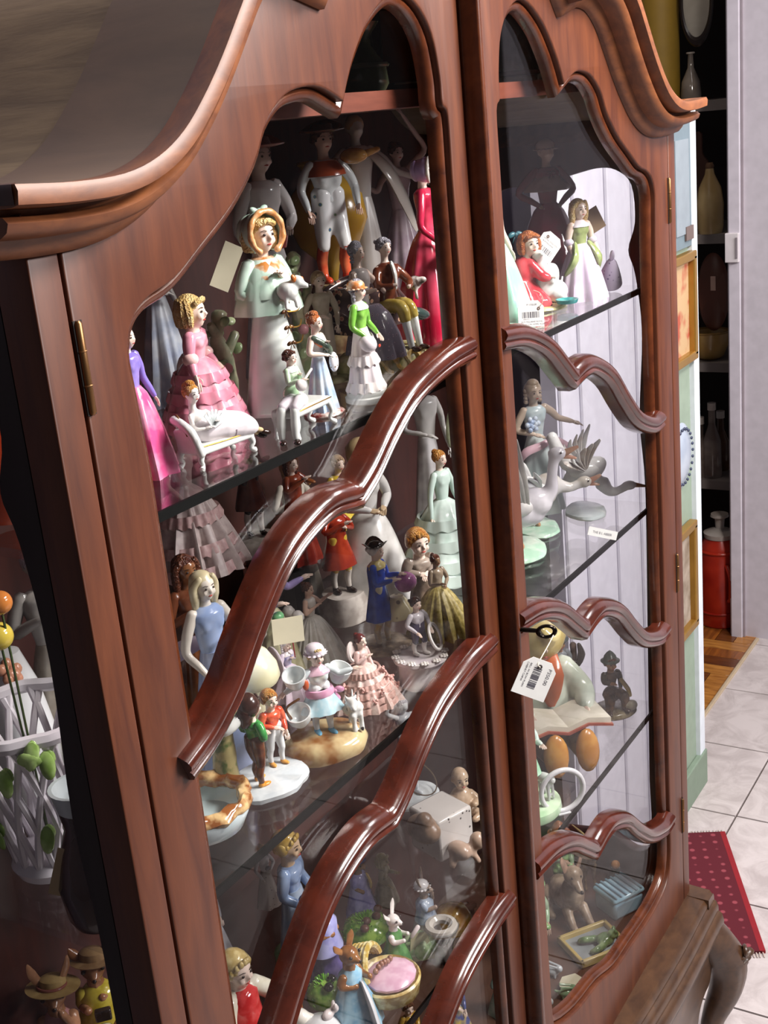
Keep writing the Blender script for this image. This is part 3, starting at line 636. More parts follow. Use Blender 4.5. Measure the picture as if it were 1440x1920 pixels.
# girl in the mint bonnet
p, h = spot((505, 768), 1, (492, 404))
R = figurine('girl_figurine', 'large girl in mint bonnet and cape clutching a white toy lamb', p, h, -.25, .092, hair=(HAIR['blond'], 'bob'), hat=('bonnet', MINT, glaze('#c98a52', '#e0b183', .25, 25), MINT), top=WHITE, sleeve=MINT, skirt=(glaze('#dde3df', rough=.12), .185, 5, .05), arms=('chest', 'waist'), group=G1, vox=.008)
Prim().lathe([(.19, .52), (.185, .55), (.13, .72), (.07, .79)], sy=.85, folds=9, amp=.06).obj('cape', MINT, R)
Prim().lathe([(.17, .60), (.165, .63), (.12, .73), (.07, .79)], sy=.85, folds=9, amp=.06, ph=2).obj('cape_tier', MINT, R)
Prim().lathe([(.135, .695), (.13, .71), (.10, .76), (.055, .80)], sy=.85, folds=8, amp=.08).obj('fur_collar', glaze('#b97838', '#ead7bd', .3, 16), R)
L = Prim(); L.ball((.0, -.17, .63), (.055, .06, .05)); L.ball((.045, -.2, .67), (.035, .04, .035)); L.tube([(.05, -.22, .66), (.075, -.245, .645)], [.022, .014], 7, 1, 1); L.tube([(-.03, -.19, .6), (-.04, -.2, .55)], .013, 6, 1, 1); L.tube([(.02, -.2, .6), (.02, -.21, .55)], .013, 6, 1, 1)
l = L.obj('toy_lamb', WHITE, R, remesh=.008); E_ = Prim(); E_.ball((.075, -.19, .665), (.018, .012, .03), (0, .6, 0)); E_.ball((.02, -.21, .685), (.016, .012, .03), (0, -.5, 0)); E_.obj('lamb_ears', glaze('#b5642e', '#d38a4c'), l); Prim().ball((.08, -.25, .648), .009, seg=6, rings=5).obj('lamb_nose', INK, l)
for z in (.53, .45, .37): bow(R, (-.02, -.165 - (.53 - z) * .12, z), .017, glaze('#4a2a16', '#7a5226'), 'gold_bow'); Prim().tube([(-.02, -.17 - (.53 - z) * .12, z), (.06, -.16, z - .008), (.13, -.1, z + .012)], .004, 5).obj('gold_cord', GOLD, R)
Prim().lathe([(.186, .0), (.19, .01), (.186, .02)], sy=.9).obj('gilt_hem', WHITE, R)
# small auburn lady and the green-bodiced bell lady
p, h = spot((603, 776), 1, (590, 588))
R = figurine('lady_figurine', 'small auburn lady with blue skirt, dark green shawl and flowered apron', p, h, .1, .088, hair=('auburn', 'updo'), top=glaze('#c8d2d8'), sleeve=None, skirt=(glaze('#a9bfdc', '#dbe4ee', .14, 6), .17, 9, .12), arms=('chest', 'waist'), base=(glaze('#d9d3cc', '#8f3a34', .2, 12), .21, .05), group=G1)
S = Prim(); S.tube([(-.1, -.02, .78), (.0, -.11, .68), (.12, -.06, .60), (.14, .05, .62)], [.03, .035, .04, .02], 8); S.obj('shawl', glaze('#3e4a42', '#6a7a68', .2, 12), R); Prim().tube([(-.09, -.0, .78), (-.04, -.08, .7)], [.03, .03], 8).obj('red_scarf', glaze('#c05a3a', '#d98a5e'), R)
Prim().ball((.13, -.1, .5), (.07, .04, .1)).obj('apron', dots('#e2e0e4', '#b8564e', 22, .2, d2='#4c7a58'), R)
p, h = spot((688, 752), 1, (668, 527))
R = figurine('bell_figurine', 'white crinoline lady with green bodice and orange hat on a two-ring plinth', p, h, .1, .078, hair=('grey', 'wig'), top=glaze('#6fae3e', '#8fc25c'), sleeve=glaze('#6aa83a', '#7fba4e'), skirt=(glaze('#e3dadf', '#ece4e0', .14, 5), .165, 10, .07), z0=.1, arms=('low', 'low'), tiers=(glaze('#ebe3e2'), 2, 12), collar=WHITE, group=G1, hat=('mob', glaze('#d98a4e', '#e8d8c8', .2, 14)))
Prim().lathe([(.17, 0), (.185, .012), (.185, .05), (.165, .06), (.17, .07), (.17, .10), (.15, .105)], n=36).obj('plinth', WHITE, R)
Q = Prim(); Q.ball((-.07, -.09, .5), (.1, .07, .07), (0, .5, 0)); Q.ball((.1, .02, .5), (.08, .08, .08)); Q.obj('overskirt', glaze('#e5dde2'), R); Prim().box((.05, -.135, .46), (.07, .01, .025), (0, .1, .3)).obj('red_sash', glaze('#c5452e'), R, bevel=.004)
# lady on the chaise longue
p, h = spot((398, 872), 1, (346, 716)); h = .072
R = thing('chaise_figurine', 'lady with a fan reclining on a white gilt chaise longue', 'figurine', p + Vector((.016, -.004, 0)), -.1, h / .98, G1)
C = Prim(); C.box((.05, .0, .24), (.95, .42, .12)); C.tube([(-.42, -.2, .2), (-.5, -.15, .5), (-.46, .15, .62), (-.3, .22, .5), (.1, .23, .34)], [.06, .06, .06, .05, .04], 8); C.box((-.44, .0, .36), (.08, .34, .3), (0, -.2, 0))
ch = C.obj('chaise', glaze('#dfe0de', rough=.12), R, remesh=.022)
for x, y in ((-.4, -.17), (.47, -.17), (-.4, .17), (.47, .17)): Prim().tube([(x, y, .2), (x * 1.06, y * 1.06, .12), (x * .98, y, .06), (x * 1.08, y * 1.1, 0.02)], [.05, .035, .025, .04], 8).obj('leg', WHITE, R)
Prim().tube([(-.42, -.215, .3), (0, -.215, .28), (.5, -.215, .27)], .009, 5).obj('gilt_line', GOLD, ch); Prim().tube([(-.52, -.1, .45), (-.5, 0, .62), (-.42, .14, .67), (-.2, .24, .5)], .009, 5).obj('gilt_line', GOLD, ch)
T = Prim(); hc = (-.24, .02, .9); head_shape(T, hc, .12); T.tube([(-.24, .03, .85), (-.24, .04, .7), (-.22, .02, .55)], [.05, .05, .1], 9); T.ball((-.22, .0, .6), (.13, .09, .1)); T.tube([(-.12, -.04, .66), (-.02, -.14, .55), (-.08, -.2, .55)], [.035, .03, .022], 8); T.tube([(-.33, .0, .65), (-.4, -.12, .52), (-.3, -.2, .5)], [.035, .03, .022], 8)
bd = T.obj('body', PALE, R, remesh=.018); face_paint(bd, hc, .12); hair_shape('updo', hc, .12, HAIR['ginger'], R); H_ = Prim(); hand(H_, (-.08, -.2, .55), (-.3, -.3, .1), .13); H_.obj('hand', PALE, bd); H_ = Prim(); hand(H_, (-.3, -.2, .5), (.4, -.3, .1), .13); H_.obj('hand', PALE, bd)
D = Prim(); D.ball((-.2, .0, .5), (.14, .12, .14)); D.tube([(-.2, -.02, .42), (.1, -.06, .42), (.36, -.12, .38), (.55, -.16, .3)], [.15, .2, .17, .1], 14); D.ball((.3, -.12, .36), (.2, .14, .1)); D.obj('gown', glaze('#e0d8dc', '#e8dfe4', .12), R, remesh=.02)
for x in (.12, .3): Prim().ring((x, -.08, .41), .185, .012, (0, 1.35, .2), 20, 6, a0=-1.4, a1=2.2).obj('gown_fold', glaze('#c9b3bf'), R)
Fp = Prim(); 
for k in range(7): a = .25 + k * .32; Fp.box((-.2 + .11 * math.cos(a), -.24, .5 + .11 * math.sin(a)), (.2, .008, .045), (0, -a, 0))
Fp.obj('fan', glaze('#d9dfdf', '#c7d0d0'), R); Q = Prim(); Q.tube([(.52, -.17, .3), (.66, -.2, .24)], [.035, .03], 8, 1, 1); Q.tube([(.5, -.1, .3), (.64, -.14, .2)], [.035, .03], 8, 1, 1); Q.obj('stockings', glaze('#d3b98e'), R); Q = Prim(); Q.ball((.71, -.22, .2), (.08, .035, .035), (0, .3, -.3)); Q.ball((.69, -.16, .16), (.08, .035, .035), (0, .3, -.3)); Q.obj('shoes', glaze('#2b1a14'), R)
# man on the gilt bench
p, h = spot((555, 815), 1, (553, 656)); h = .082
R = thing('musician_figurine', 'young man in pale green coat seated on a white gilt bench', 'figurine', p, .05, h, G1)
Prim().box((.14, .05, .3), (.82, .34, .1)).obj('bench', WHITE, R, bevel=.03)
for x in (-.22, .5):
    for y in (-.1, .2): Prim().tube([(x, y, .27), (x * 1.06, y - .02, .16), (x, y, .08), (x * 1.15, y - .02, .02)], [.04, .03, .02, .035], 8).obj('leg', WHITE, R)
Prim().tube([(-.26, -.125, .33), (.54, -.125, .33)], .008, 5, 1, 1).obj('gilt_line', GOLD, R)
figurine('', '', 0, 1, root=R, hr=.09, hair=('brown', 'short'), top=glaze('#bcd7b8', '#d8e6d2', .14, 7), sleeve=glaze('#b5d3b0', '#d3e4cc', .14, 7), arms=('chest', 'fwd'), z0=.0, collar=WHITE, lean=(.02, .06), face=True)
Q = Prim(); Q.ball((0.02, .06, .48), (.12, .13, .12)); Q.ball((.1, .1, .42), (.12, .1, .2)); Q.obj('coat_tail', glaze('#b9d6b5', '#a7c8a2'), R)
Q = Prim(); Q.tube([(-.02, .04, .42), (-.2, .0, .44), (-.36, .0, .4)], [.085, .08, .06], 10); Q.tube([(.02, -.04, .42), (-.16, -.12, .44), (-.3, -.14, .38)], [.085, .08, .06], 10); Q.obj('breeches', glaze('#dcd4dc'), R, remesh=.014)
Q = Prim(); Q.tube([(-.36, 0, .4), (-.4, .0, .2), (-.43, -.01, .06)], [.055, .055, .035], 9); Q.tube([(-.3, -.14, .38), (-.34, -.15, .2), (-.37, -.16, .06)], [.055, .055, .035], 9); Q.obj('stockings', WHITE, R); Q = Prim(); Q.ball((-.47, -.05, .03), (.09, .045, .032), (0, 0, .6)); Q.ball((-.41, -.2, .03), (.09, .045, .032), (0, 0, .6)); Q.obj('shoes', glaze('#2a1a15'), R)
Q = Prim(); Q.ball((-.12, -.15, .62), (.1, .05, .07), (.2, .5, 0)); Q.tube([(-.1, -.14, .63), (.12, -.16, .76)], [.02, .015], 6, 1, 1); Q.obj('lute', glaze('#d8d2d0'), R)
# back row, upper shelf
p, h = spot(None, 1, (478, 262), .88)
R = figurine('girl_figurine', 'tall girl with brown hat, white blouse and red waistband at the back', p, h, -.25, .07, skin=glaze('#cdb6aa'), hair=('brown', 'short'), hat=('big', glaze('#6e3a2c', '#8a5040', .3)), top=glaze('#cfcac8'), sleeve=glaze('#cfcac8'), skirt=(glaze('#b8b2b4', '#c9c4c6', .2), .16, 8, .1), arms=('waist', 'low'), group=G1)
Prim().lathe([(.09, .55), (.105, .6), (.1, .64), (.09, .65)], sy=.75).obj('waistband', glaze('#8a3a30'), R)
p, h = spot(None, 1, (601, 236), .90)
R = figurine('boy_figurine', 'tall boy in white shirt, flowered breeches, red boots and brown peaked hat', p, h, -.55, .06, z0=.3, hair=('brown', 'short'), hat=('big', glaze('#4a2418', '#6e3a26', .25)), top=glaze('#d8dcdc'), sleeve=glaze('#d5dada'), legs=(dots('#dcdcdc', '#3a4e9a', 16, .12, d2='#5f7a4a'), glaze('#c0452c', '#d87a4e', .15, 9), glaze('#b03a22')), arms=('low', 'down'), base=(glaze('#4e3424', '#8a7a5a', .25), .15, .3), group=G1, skin=glaze('#d9b8a6'))
Prim().lathe([(.098, .785), (.092, .81), (.06, .85)], sy=.8).obj('neckerchief', glaze('#a34a2c'), R); Q = Prim(); Q.ball((.1, -.1, .86), (.05, .07, .035), (0, 0, .5)); Q.tube([(.13, -.13, .86), (.19, -.17, .88)], [.02, .012], 6, 1, 1); Q.obj('bird_on_shoulder', glaze('#8a5a26', '#b98a4a'), R)
p, h = spot((605, 640), 1, (650, 545)); 
R = figurine('boy_figurine', 'boy in white knee breeches and red shoes below the tall hatted boy', Vector((1.16, .80, ZS[1])), .125, -.6, .08, hair=('tan', 'short'), top=glaze('#b9ab98', '#cfc3b0'), sleeve=glaze('#b9ab98'), legs=(glaze('#cbbfae'), glaze('#c2b6a4'), glaze('#8e3320')), arms=('low', 'waist'), base=(glaze('#7d7a56', '#a09b78'), .22, .05), group=G1)
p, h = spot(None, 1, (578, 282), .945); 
R = thing('reflection_vase', 'yellow reflection shaped as a bulbous vase behind the boy with the brown hat', 'vase', (p.x + .03, p.y + .002, ZS[1]), 0, .9, G1)  # a yellow reflection, modelled here as a solid vase
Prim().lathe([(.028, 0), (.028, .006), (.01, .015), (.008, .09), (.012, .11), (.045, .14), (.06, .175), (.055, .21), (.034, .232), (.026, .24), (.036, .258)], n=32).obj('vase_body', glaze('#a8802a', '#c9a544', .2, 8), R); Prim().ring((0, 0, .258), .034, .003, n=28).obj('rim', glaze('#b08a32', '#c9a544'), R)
p, h = spot(None, 1, (640, 205), .96)
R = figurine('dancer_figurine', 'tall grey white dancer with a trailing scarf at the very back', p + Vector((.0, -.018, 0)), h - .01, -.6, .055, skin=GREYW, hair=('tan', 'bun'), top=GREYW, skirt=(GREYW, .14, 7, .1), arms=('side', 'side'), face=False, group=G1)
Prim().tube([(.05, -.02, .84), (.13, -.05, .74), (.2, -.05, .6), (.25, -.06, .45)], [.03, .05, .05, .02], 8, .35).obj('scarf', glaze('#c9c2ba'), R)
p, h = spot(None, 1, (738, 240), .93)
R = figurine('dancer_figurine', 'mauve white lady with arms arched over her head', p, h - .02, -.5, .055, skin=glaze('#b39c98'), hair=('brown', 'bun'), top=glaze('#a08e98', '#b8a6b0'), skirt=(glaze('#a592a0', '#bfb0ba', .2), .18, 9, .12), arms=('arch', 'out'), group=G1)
p, h = spot(None, 1, (790, 302), .80)
R = figurine('lady_figurine', 'lady in crimson gown and lavender bonnet beside the centre stile', p, h, .3, .06, hair=('brown', 'bun'), hat=('bonnet', glaze('#b9a2d8', '#d3c6e6'), glaze('#e5e0d6')), top=glaze('#c02a4a', '#d84a66'), sleeve=glaze('#c22c4c'), skirt=(glaze('#b8203e', '#dd5670', .12, 4), .25, 9, .13), arms=('skirt', 'low'), group=G1)
Prim().tube([(-.05, -.1, .82), (-.0, -.12, .74), (.06, -.12, .66)], [.02, .03, .012], 7, .5).obj('ribbon', glaze('#a08ad0'), R); Q = Prim(); Q.ball((-.1, -.2, .5), (.15, .08, .06), (0, .5, 0)); Q.ball((.12, -.22, .42), (.1, .09, .12)); Q.obj('overskirt', dots('#e3ddcc', '#6a5a54', 20, .07), R)
# courting couple on a sofa
R = thing('couple_figurine', 'courting couple in period dress seated on a flowered sofa with rocaille base', 'figurine', onZ(742, 700, ZS[1]) + Vector((.03, .035, 0)), -.25, .148, G1)
rock(R, glaze('#8e8f5a', '#d6c9a0', .2, 7), .42, .16, 26, 1.1, .62)
S = Prim(); 
for k in range(5): S.ring((-.28 + k * .13, -.25, .07), .06, .018, (1.3, 0, 0), 14, 6, a0=0, a1=4.6)
S.obj('rocaille_scroll', glaze('#c9a24e', '#e0d2a6', .18, 12), R)
C = Prim(); C.box((0, .12, .36), (.66, .3, .1)); C.box((0, .24, .5), (.66, .07, .32), (.15, 0, 0)); C.tube([(-.34, -.02, .42), (-.37, .1, .5), (-.34, .24, .62), (0, .27, .7), (.34, .24, .62), (.37, .1, .5), (.34, -.02, .42)], .035, 8); C.obj('sofa', dots('#4a3a3a', '#b06a62', 16, .3, d2='#c9a58a'), R, bevel=.02)
for sx_, kind in ((-.15, 'w'), (.15, 'm')):
    Q = bpy.data.objects.new('seated_lady' if kind == 'w' else 'seated_gentleman', None); COL.objects.link(Q); Q.parent = R; Q.location = (sx_, .02, .12); Q.scale = (.88,) * 3; Q.rotation_euler = (0, 0, .25 if kind == 'w' else -.1)
    nm = [glaze('#9a9290', '#b3abaa'), glaze('#5a2a1c', '#74402c')][kind == 'm']
    B = Prim(); hc = (0, 0, .92); head_shape(B, hc, .082); B.tube([(0, .01, .78), (0, .01, .88)], [.036, .034], 8, 1, 1); B.tube([(.1, 0, .74), (.17, -.1, .6), (.08, -.2, .56)], [.036, .03, .02], 8); B.tube([(-.1, 0, .74), (-.17, -.08, .6), (-.05, -.2, .6)], [.036, .03, .02], 8); B.ball((0, 0, .73), (.11, .07, .06)); b = B.obj('body', glaze('#c9b1a4') if kind == 'w' else glaze('#d9c4b8'), Q, remesh=.014); face_paint(b, hc, .082)
    hair_shape('wig' if kind == 'w' else 'short', hc, .082, HAIR['grey'], Q)
    T = Prim(); T.lathe([(.1, .42), (.085, .52), (.12, .68), (.1, .76), (.04, .79)], sy=.75); 
    if kind == 'm': T.tube([(.1, .0, .73), (.17, -.1, .6), (.1, -.18, .56)], [.045, .042, .03], 8); T.tube([(-.1, 0, .73), (-.17, -.08, .6), (-.08, -.18, .59)], [.045, .042, .03], 8); T.tube([(.12, .06, .5), (.2, .06, .3)], [.08, .07], 8, .5, 1)
    T.obj('jacket', nm, Q, remesh=.014)
    if kind == 'w': Prim().lathe([(.26, .0), (.25, .06), (.22, .2), (.15, .38), (.08, .46)], (0, -.1, .0), sy=1.1, folds=8, amp=.1).obj('gown', dots('#8b8496', '#4d4656', 26, .22, d2='#b9a9b8'), Q)
    else:
        L = Prim(); L.tube([(.05, 0, .4), (.07, -.18, .4), (.09, -.22, .3)], [.07, .06, .05], 9); L.tube([(-.05, 0, .4), (-.03, -.2, .4), (-.02, -.24, .28)], [.07, .06, .05], 9); L.obj('breeches', glaze('#b39a44', '#cbb668'), Q); L = Prim(); L.tube([(.09, -.22, .3), (.12, -.24, .04)], [.042, .03], 8, 1, 1); L.tube([(-.02, -.24, .28), (0, -.27, .04)], [.042, .03], 8, 1, 1); L.obj('stockings', WHITE, Q); L = Prim(); L.ball((.13, -.29, .02), (.035, .07, .028)); L.ball((.01, -.31, .02), (.035, .07, .028)); L.obj('shoes', glaze('#3a1d12'), Q); Prim().tube([(0, -.085, .78), (.0, -.12, .68), (.01, -.11, .56)], [.03, .035, .02], 7, .6).obj('jabot', WHITE, Q)
Q = Prim(); Q.ball((.42, -.04, .36), (.16, .07, .05), (0, .3, .3)); Q.obj('cushion', glaze('#1f2a2e', '#33423f', .12), R); Q = Prim(); Q.ball((.36, -.08, .62), (.06, .05, .06)); Q.ball((.4, -.13, .64), (.03, .04, .03)); Q.tube([(.34, -.1, .58), (.33, -.12, .5)], .018, 6, 1, 1); Q.obj('lap_dog', glaze('#d3cac4', '#4a3a34', .2, 14), R, remesh=.014)
# pale statue at the far left and its column
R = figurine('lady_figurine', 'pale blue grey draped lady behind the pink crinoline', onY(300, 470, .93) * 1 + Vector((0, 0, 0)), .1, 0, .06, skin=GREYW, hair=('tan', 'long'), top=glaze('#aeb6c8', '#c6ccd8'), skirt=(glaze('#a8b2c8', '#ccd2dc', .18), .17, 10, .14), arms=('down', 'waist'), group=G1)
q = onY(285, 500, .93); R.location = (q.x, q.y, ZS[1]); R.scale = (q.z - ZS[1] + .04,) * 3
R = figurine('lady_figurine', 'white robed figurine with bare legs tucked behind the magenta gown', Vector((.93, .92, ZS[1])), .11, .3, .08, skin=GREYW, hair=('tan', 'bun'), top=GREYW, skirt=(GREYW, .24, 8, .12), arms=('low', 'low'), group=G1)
for (px, py, yy, c, r1, r2) in ((552, 530, .82, '#8d9a72', .004, .05), (414, 640, .84, '#9aa083', .004, .06)):
    q = onY(px, py, yy); R = thing('tree_stump', 'gnarled green branch stump beside the %s' % ('boy with the flowered breeches' if px > 500 else 'girl in the mint bonnet'), 'figurine', (q.x, q.y, ZS[1]), 0, 1, G1); hh = q.z - ZS[1] + .03
    S = Prim(); S.tube([(0, 0, 0), (.006, 0, hh * .4), (-.006, 0, hh * .75), (.004, 0, hh)], [.013, .01, .009, .007], 9).jitter(.004, 60); S.tube([(0, 0, hh * .5), (.018, -.006, hh * .75)], [.006, .005], 7, 1, 1); S.tube([(0, 0, hh * .7), (-.018, -.004, hh * .9)], [.006, .005], 7, 1, 1); S.obj('trunk', glaze(c, '#c0b79a', .25, 60), R, flat_z=0)
    S = Prim(); [S.ball((random.uniform(-.02, .02), random.uniform(-.015, .015), random.uniform(.01, hh)), (.007, .003, .005), (random.random(), random.random(), 3)) for _ in range(14)]; S.obj('leaves', glaze('#7f9468', '#a9b48c', .25, 60), R)
    Prim().ball((-.012, -.014, hh * .45), .006).obj('flower', glaze('#c98a92', '#d9a9a9', .3), R)
price_tag('blank cream paper tag standing behind the mint bonnet', onY(425, 500, .85), (0, .5, -.6), .022, .05, PAPER, False, group='paper price tags')

# ------------------------------------------------------------------ upper shelf, right door
p, h = spot((940, 585), 1, (943, 322)); p = Vector((1.525, .765, ZS[1]))
R = figurine('lady_figurine', 'lady in a mint green ball gown half hidden by the centre stile', p, .19, -.1, .075, hair=('blond', 'bun'), hat=('wreath', MINT), top=glaze('#a5d6c0', '#c4e4d6'), skirt=(glaze('#9fd3bf', '#c9e8dc', .12, 4), .28, 8, .12), arms=('skirt', 'down'), group=G1)
p, h = spot(None, 1, (1022, 264), .785)
R = figurine('lady_figurine', 'lady in a maroon gown with grey cape collar and hands on hips', p, h, -.75, .07, skin=glaze('#b39c8c'), hair=(glaze('#a58e80'), 'bun'), hat=('mob', glaze('#a8968c')), top=glaze('#6b2028', '#7f2c34'), sleeve=glaze('#6b2028'), skirt=(glaze('#74202e', '#8f2c44', .1, 4), .26, 6, .05), arms=('akimbo', 'akimbo'), face=False, group=G1)
Prim().lathe([(.17, .685), (.165, .70), (.1, .77), (.045, .81)], sy=.8, n=6).obj('cape_collar', glaze('#8f7d74', '#a08e84'), R); bow(R, (0, -.07, .8), .018, glaze('#5a1c20'))
p, h = spot((1098, 560), 1, (1080, 374))
R = figurine('girl_figurine', 'blonde girl in lilac skirt with olive green bodice and panniers', p, h, -.5, .1, hair=('blond', 'long'), top=glaze('#8a9a5c', '#a3b078'), sleeve=None, skirt=(glaze('#d9c6e2', '#e9dcee', .14, 5), .27, 10, .1), arms=('skirt', 'down'), cuff=glaze('#ddd0e4'), group=G1, collar=glaze('#e6dfe6'))
for s in (-1, 1): Prim().tube([(s * .09, -.04, .56), (s * .15, -.1, .42), (s * .2, -.02, .28)], [.04, .07, .04], 8, .6).obj('pannier', glaze('#8f9f62', '#a9b67e'), R)
p = onZ(1018, 585, ZS[1])
R = thing('child_figurine', 'child in a red dress lying down with a white dog and teal bowl', 'figurine', p + Vector((0.01, .02, 0)), -.55, .11, G1)
rock(R, glaze('#b9b27a', '#ddd8a8', .2, 7), .5, .06, 24, 1.05, .6)
D = Prim(); D.lathe([(.44, .05), (.42, .14), (.33, .26), (.2, .4), (.1, .48)], (-.16, .05, 0), sy=.75, folds=7, amp=.12); D.ball((-.1, .02, .52), (.16, .14, .2)); D.tube([(-.05, -.06, .62), (.05, -.16, .46), (.14, -.18, .42)], [.08, .075, .06], 9); D.obj('red_dress', glaze('#c23a44', '#d85a60', .1, 5), R, remesh=.02)
B = Prim(); hc = (-.02, -.04, .86); head_shape(B, hc, .15); B.tube([(-.06, 0, .66), (-.03, -.02, .8)], [.06, .06], 8, 1, 1); b = B.obj('body', SKIN, R, remesh=.018); face_paint(b, hc, .15); hair_shape('bob', hc, .15, HAIR['auburn'], R); H_ = Prim(); hand(H_, (.15, -.18, .42), (1, -.2, .1), .14); H_.obj('hand', SKIN, b)
bow(R, (-.12, .12, .98), .06, glaze('#4a7a86'), 'hair_bow')
D = Prim(); D.ball((.22, -.04, .36), (.15, .13, .24), (0, .5, 0)); D.ball((.1, -.06, .6), (.1, .1, .12)); D.ball((.38, 0, .2), (.16, .14, .15)); D.tube([(.16, -.1, .5), (.2, -.18, .36)], .045, 7, 1, 1); D.tube([(.42, -.06, .2), (.4, -.14, .1)], [.06, .05], 7, 1, 1); D.ball((.06, -.1, .7), (.08, .09, .08)); D.tube([(.05, -.16, .72), (.04, -.22, .73)], [.04, .03], 7, 1, 1); D.ball((.12, -.06, .72), (.03, .03, .06)); D.tube([(.5, .08, .25), (.56, .1, .36)], [.03, .02], 6, 1, 1); D.obj('white_dog', glaze('#e6e4e2', rough=.3), R, remesh=.02)
Q = Prim(); Q.lathe([(.06, .06), (.13, .08), (.15, .13), (.135, .13), (.11, .1), (.02, .09)], (.33, -.3, 0), n=24); Q.obj('bowl', glaze('#2f8a8c', '#5cb0ac', .08), R); Prim().ball((-.3, .1, .12), (.2, .1, .06)).obj('shoe', glaze('#2a3a4a'), R)
price_tag('white price tag with a barcode leaning on the red dress child', onZ(985, 612, ZS[1]) + Vector((-.006, -.012, .018)), (-.12, .07, -.72), .037, .034, PAPERW, True, lines=(('BCM FIGURINE ROYAL', -.0145, -.0115, .0031), ('DOULTON HOME AGAIN', -.0145, -.0150, .0031), ('P 1350.00', -.006, .0105, .0036), ('0000352410', -.0115, -.0078, .0018)), bars=(-.0125, -.0055, .024, .008), hole=(.011, .0062), string=[(.011, 0, .006), (.016, -.004, .016), (.012, -.004, .026), (.004, -.002, .03)], group='paper price tags')
price_tag('tilted white barcode tag between the mint and lilac ladies', onY(1027, 462, .735), (-.1, .75, -.75), .034, .038, PAPERW, True, lines=(('BCM FIGURINE', -.012, .002, .003), ('ROYAL DOULTON', -.012, .006, .003)), bars=(-.011, -.011, .022, .008), hole=(-.008, .011), group='paper price tags')
price_tag('brown card tag behind the blonde lilac girl', onY(1110, 415, .715), (0, -.45, -.8), .032, .034, plain('#a58a6c', .8), False, group='paper price tags')
R = thing('bell_figurine', 'small lilac china bell lying behind the lilac girl', 'figurine', onY(1142, 500, .705) + Vector((0, 0, 0)), 0, 1, G1); R.location.z = ZS[1] + .012
Prim().lathe([(.019, 0), (.018, .006), (.013, .025), (.008, .04), (.004, .046)], M=Euler((.3, -.55, 0)).to_matrix(), n=24).obj('bell', dots('#cfc4dc', '#7a6a90', 160, .2), R); Prim().lathe([(.003, .045), (.004, .052), (.003, .06), (.001, .064)], M=Euler((.3, -.55, 0)).to_matrix(), n=12).obj('handle', glaze('#cfc4dc'), R)
# crystal and glass on the wooden top shelf
G0 = 'glassware on the wooden top shelf'
def lathe_thing(name, label, cat, loc, prof, mat, group=None, part='body', n=28, extra=None):
    R = thing(name, label, cat, loc, 0, 1, group); Prim().lathe(prof, n=n).obj(part, mat, R)
    if extra: extra(R)
    return R
q = onY(962, 160, .74); 
lathe_thing('crystal_decanter', 'cut crystal decanter on the wooden shelf behind the right door', 'decanter', (q.x, q.y, ZS[0]), [(.034, 0), (.036, .01), (.034, .03), (.03, .06), (.016, .085), (.011, .1), (.015, .108)], CRYSTAL, G0, n=12, extra=lambda R: (Prim().lathe([(.008, .105), (.016, .118), (.018, .135), (.006, .15)], n=8).obj('stopper', CRYSTAL, R), Prim().ring((0, 0, .012), .036, .003, n=12).obj('foot_ring', plain('#d6d6dc', .1), R)))
q = onY(995, 162, .72)
lathe_thing('crystal_goblet', 'cut crystal goblet standing next to the decanter', 'goblet', (q.x + .06, q.y + .02, ZS[0]), [(.028, 0), (.027, .004), (.006, .01), (.005, .04), (.012, .05), (.026, .07), (.03, .11)], CRYSTAL, G0, n=14)
q = onY(672, 185, .78)
lathe_thing('glass_vase', 'green glass vase on the wooden shelf behind the left door', 'vase', (q.x, q.y, ZS[0]), [(.03, 0), (.036, .01), (.034, .03), (.02, .05), (.018, .06), (.03, .075)], glaze('#5e6e4a', '#8a9470', .1), G0, extra=lambda R: Prim().ring((0, 0, .03), .035, .003).obj('rim', plain('#9aa58a', .15), R))
q = onY(765, 150, .86)
R = thing('lantern', 'brown wooden lantern with amber panels on the top shelf', 'lantern', (q.x, q.y, ZS[0]), .3, 1, G0)
Prim().box((0, 0, .006), (.07, .07, .012)).obj('base', plain('#3a1c10', .5), R, smooth=False); Prim().box((0, 0, .125), (.07, .07, .014)).obj('roof', plain('#3a1c10', .5), R, smooth=False)
for x in (-.03, .03):
    for y in (-.03, .03): Prim().box((x, y, .065), (.009, .009, .106)).obj('post', plain('#3a1c10', .5), R, smooth=False)
Prim().box((0, 0, .065), (.05, .05, .1)).obj('amber_panel', glaze('#6e3a22', '#8f5434'), R, smooth=False)

# ------------------------------------------------------------------ middle glass shelf
G2 = 'china figurines on the middle glass shelf'
ACRYLIC = pane('clear_acrylic', (.93, .92, .91, 1), .6)
def riser(px, py, y, w_, d_, label, zs=2):
    q = onY(px, py, y); hh = q.z - ZS[zs]; R = thing('display_riser', label, 'riser', (q.x, q.y, ZS[zs]), .15, 1, 'display risers')
    Prim().box((0, 0, hh - .003), (w_, d_, .006)).obj('top_plate', ACRYLIC, R, smooth=False)
    for sx in (-1, 1): Prim().box((sx * (w_ / 2 - .002), 0, hh / 2 - .003), (.004, d_, hh - .006)).obj('side_plate', ACRYLIC, R, smooth=False)
    R['label'] = label; return q
p, h = spot((393, 1428), 2, (393, 1066))
R = figurine('lady_figurine', 'long haired blonde lady in a sky blue gown with a lilac shawl', p, h, -.28, .07, skin=glaze('#e6ddd0'), hair=(glaze('#c9bc98', '#ddd3b4', .25, 14), 'long'), top=glaze('#9fb6e2', '#b3c6ea', .2), skirt=(glaze('#97a9d0', '#b4bfdc', .22, 4), .15, 8, .1), arms=('fwd', 'low'), group=G2, vox=.008)
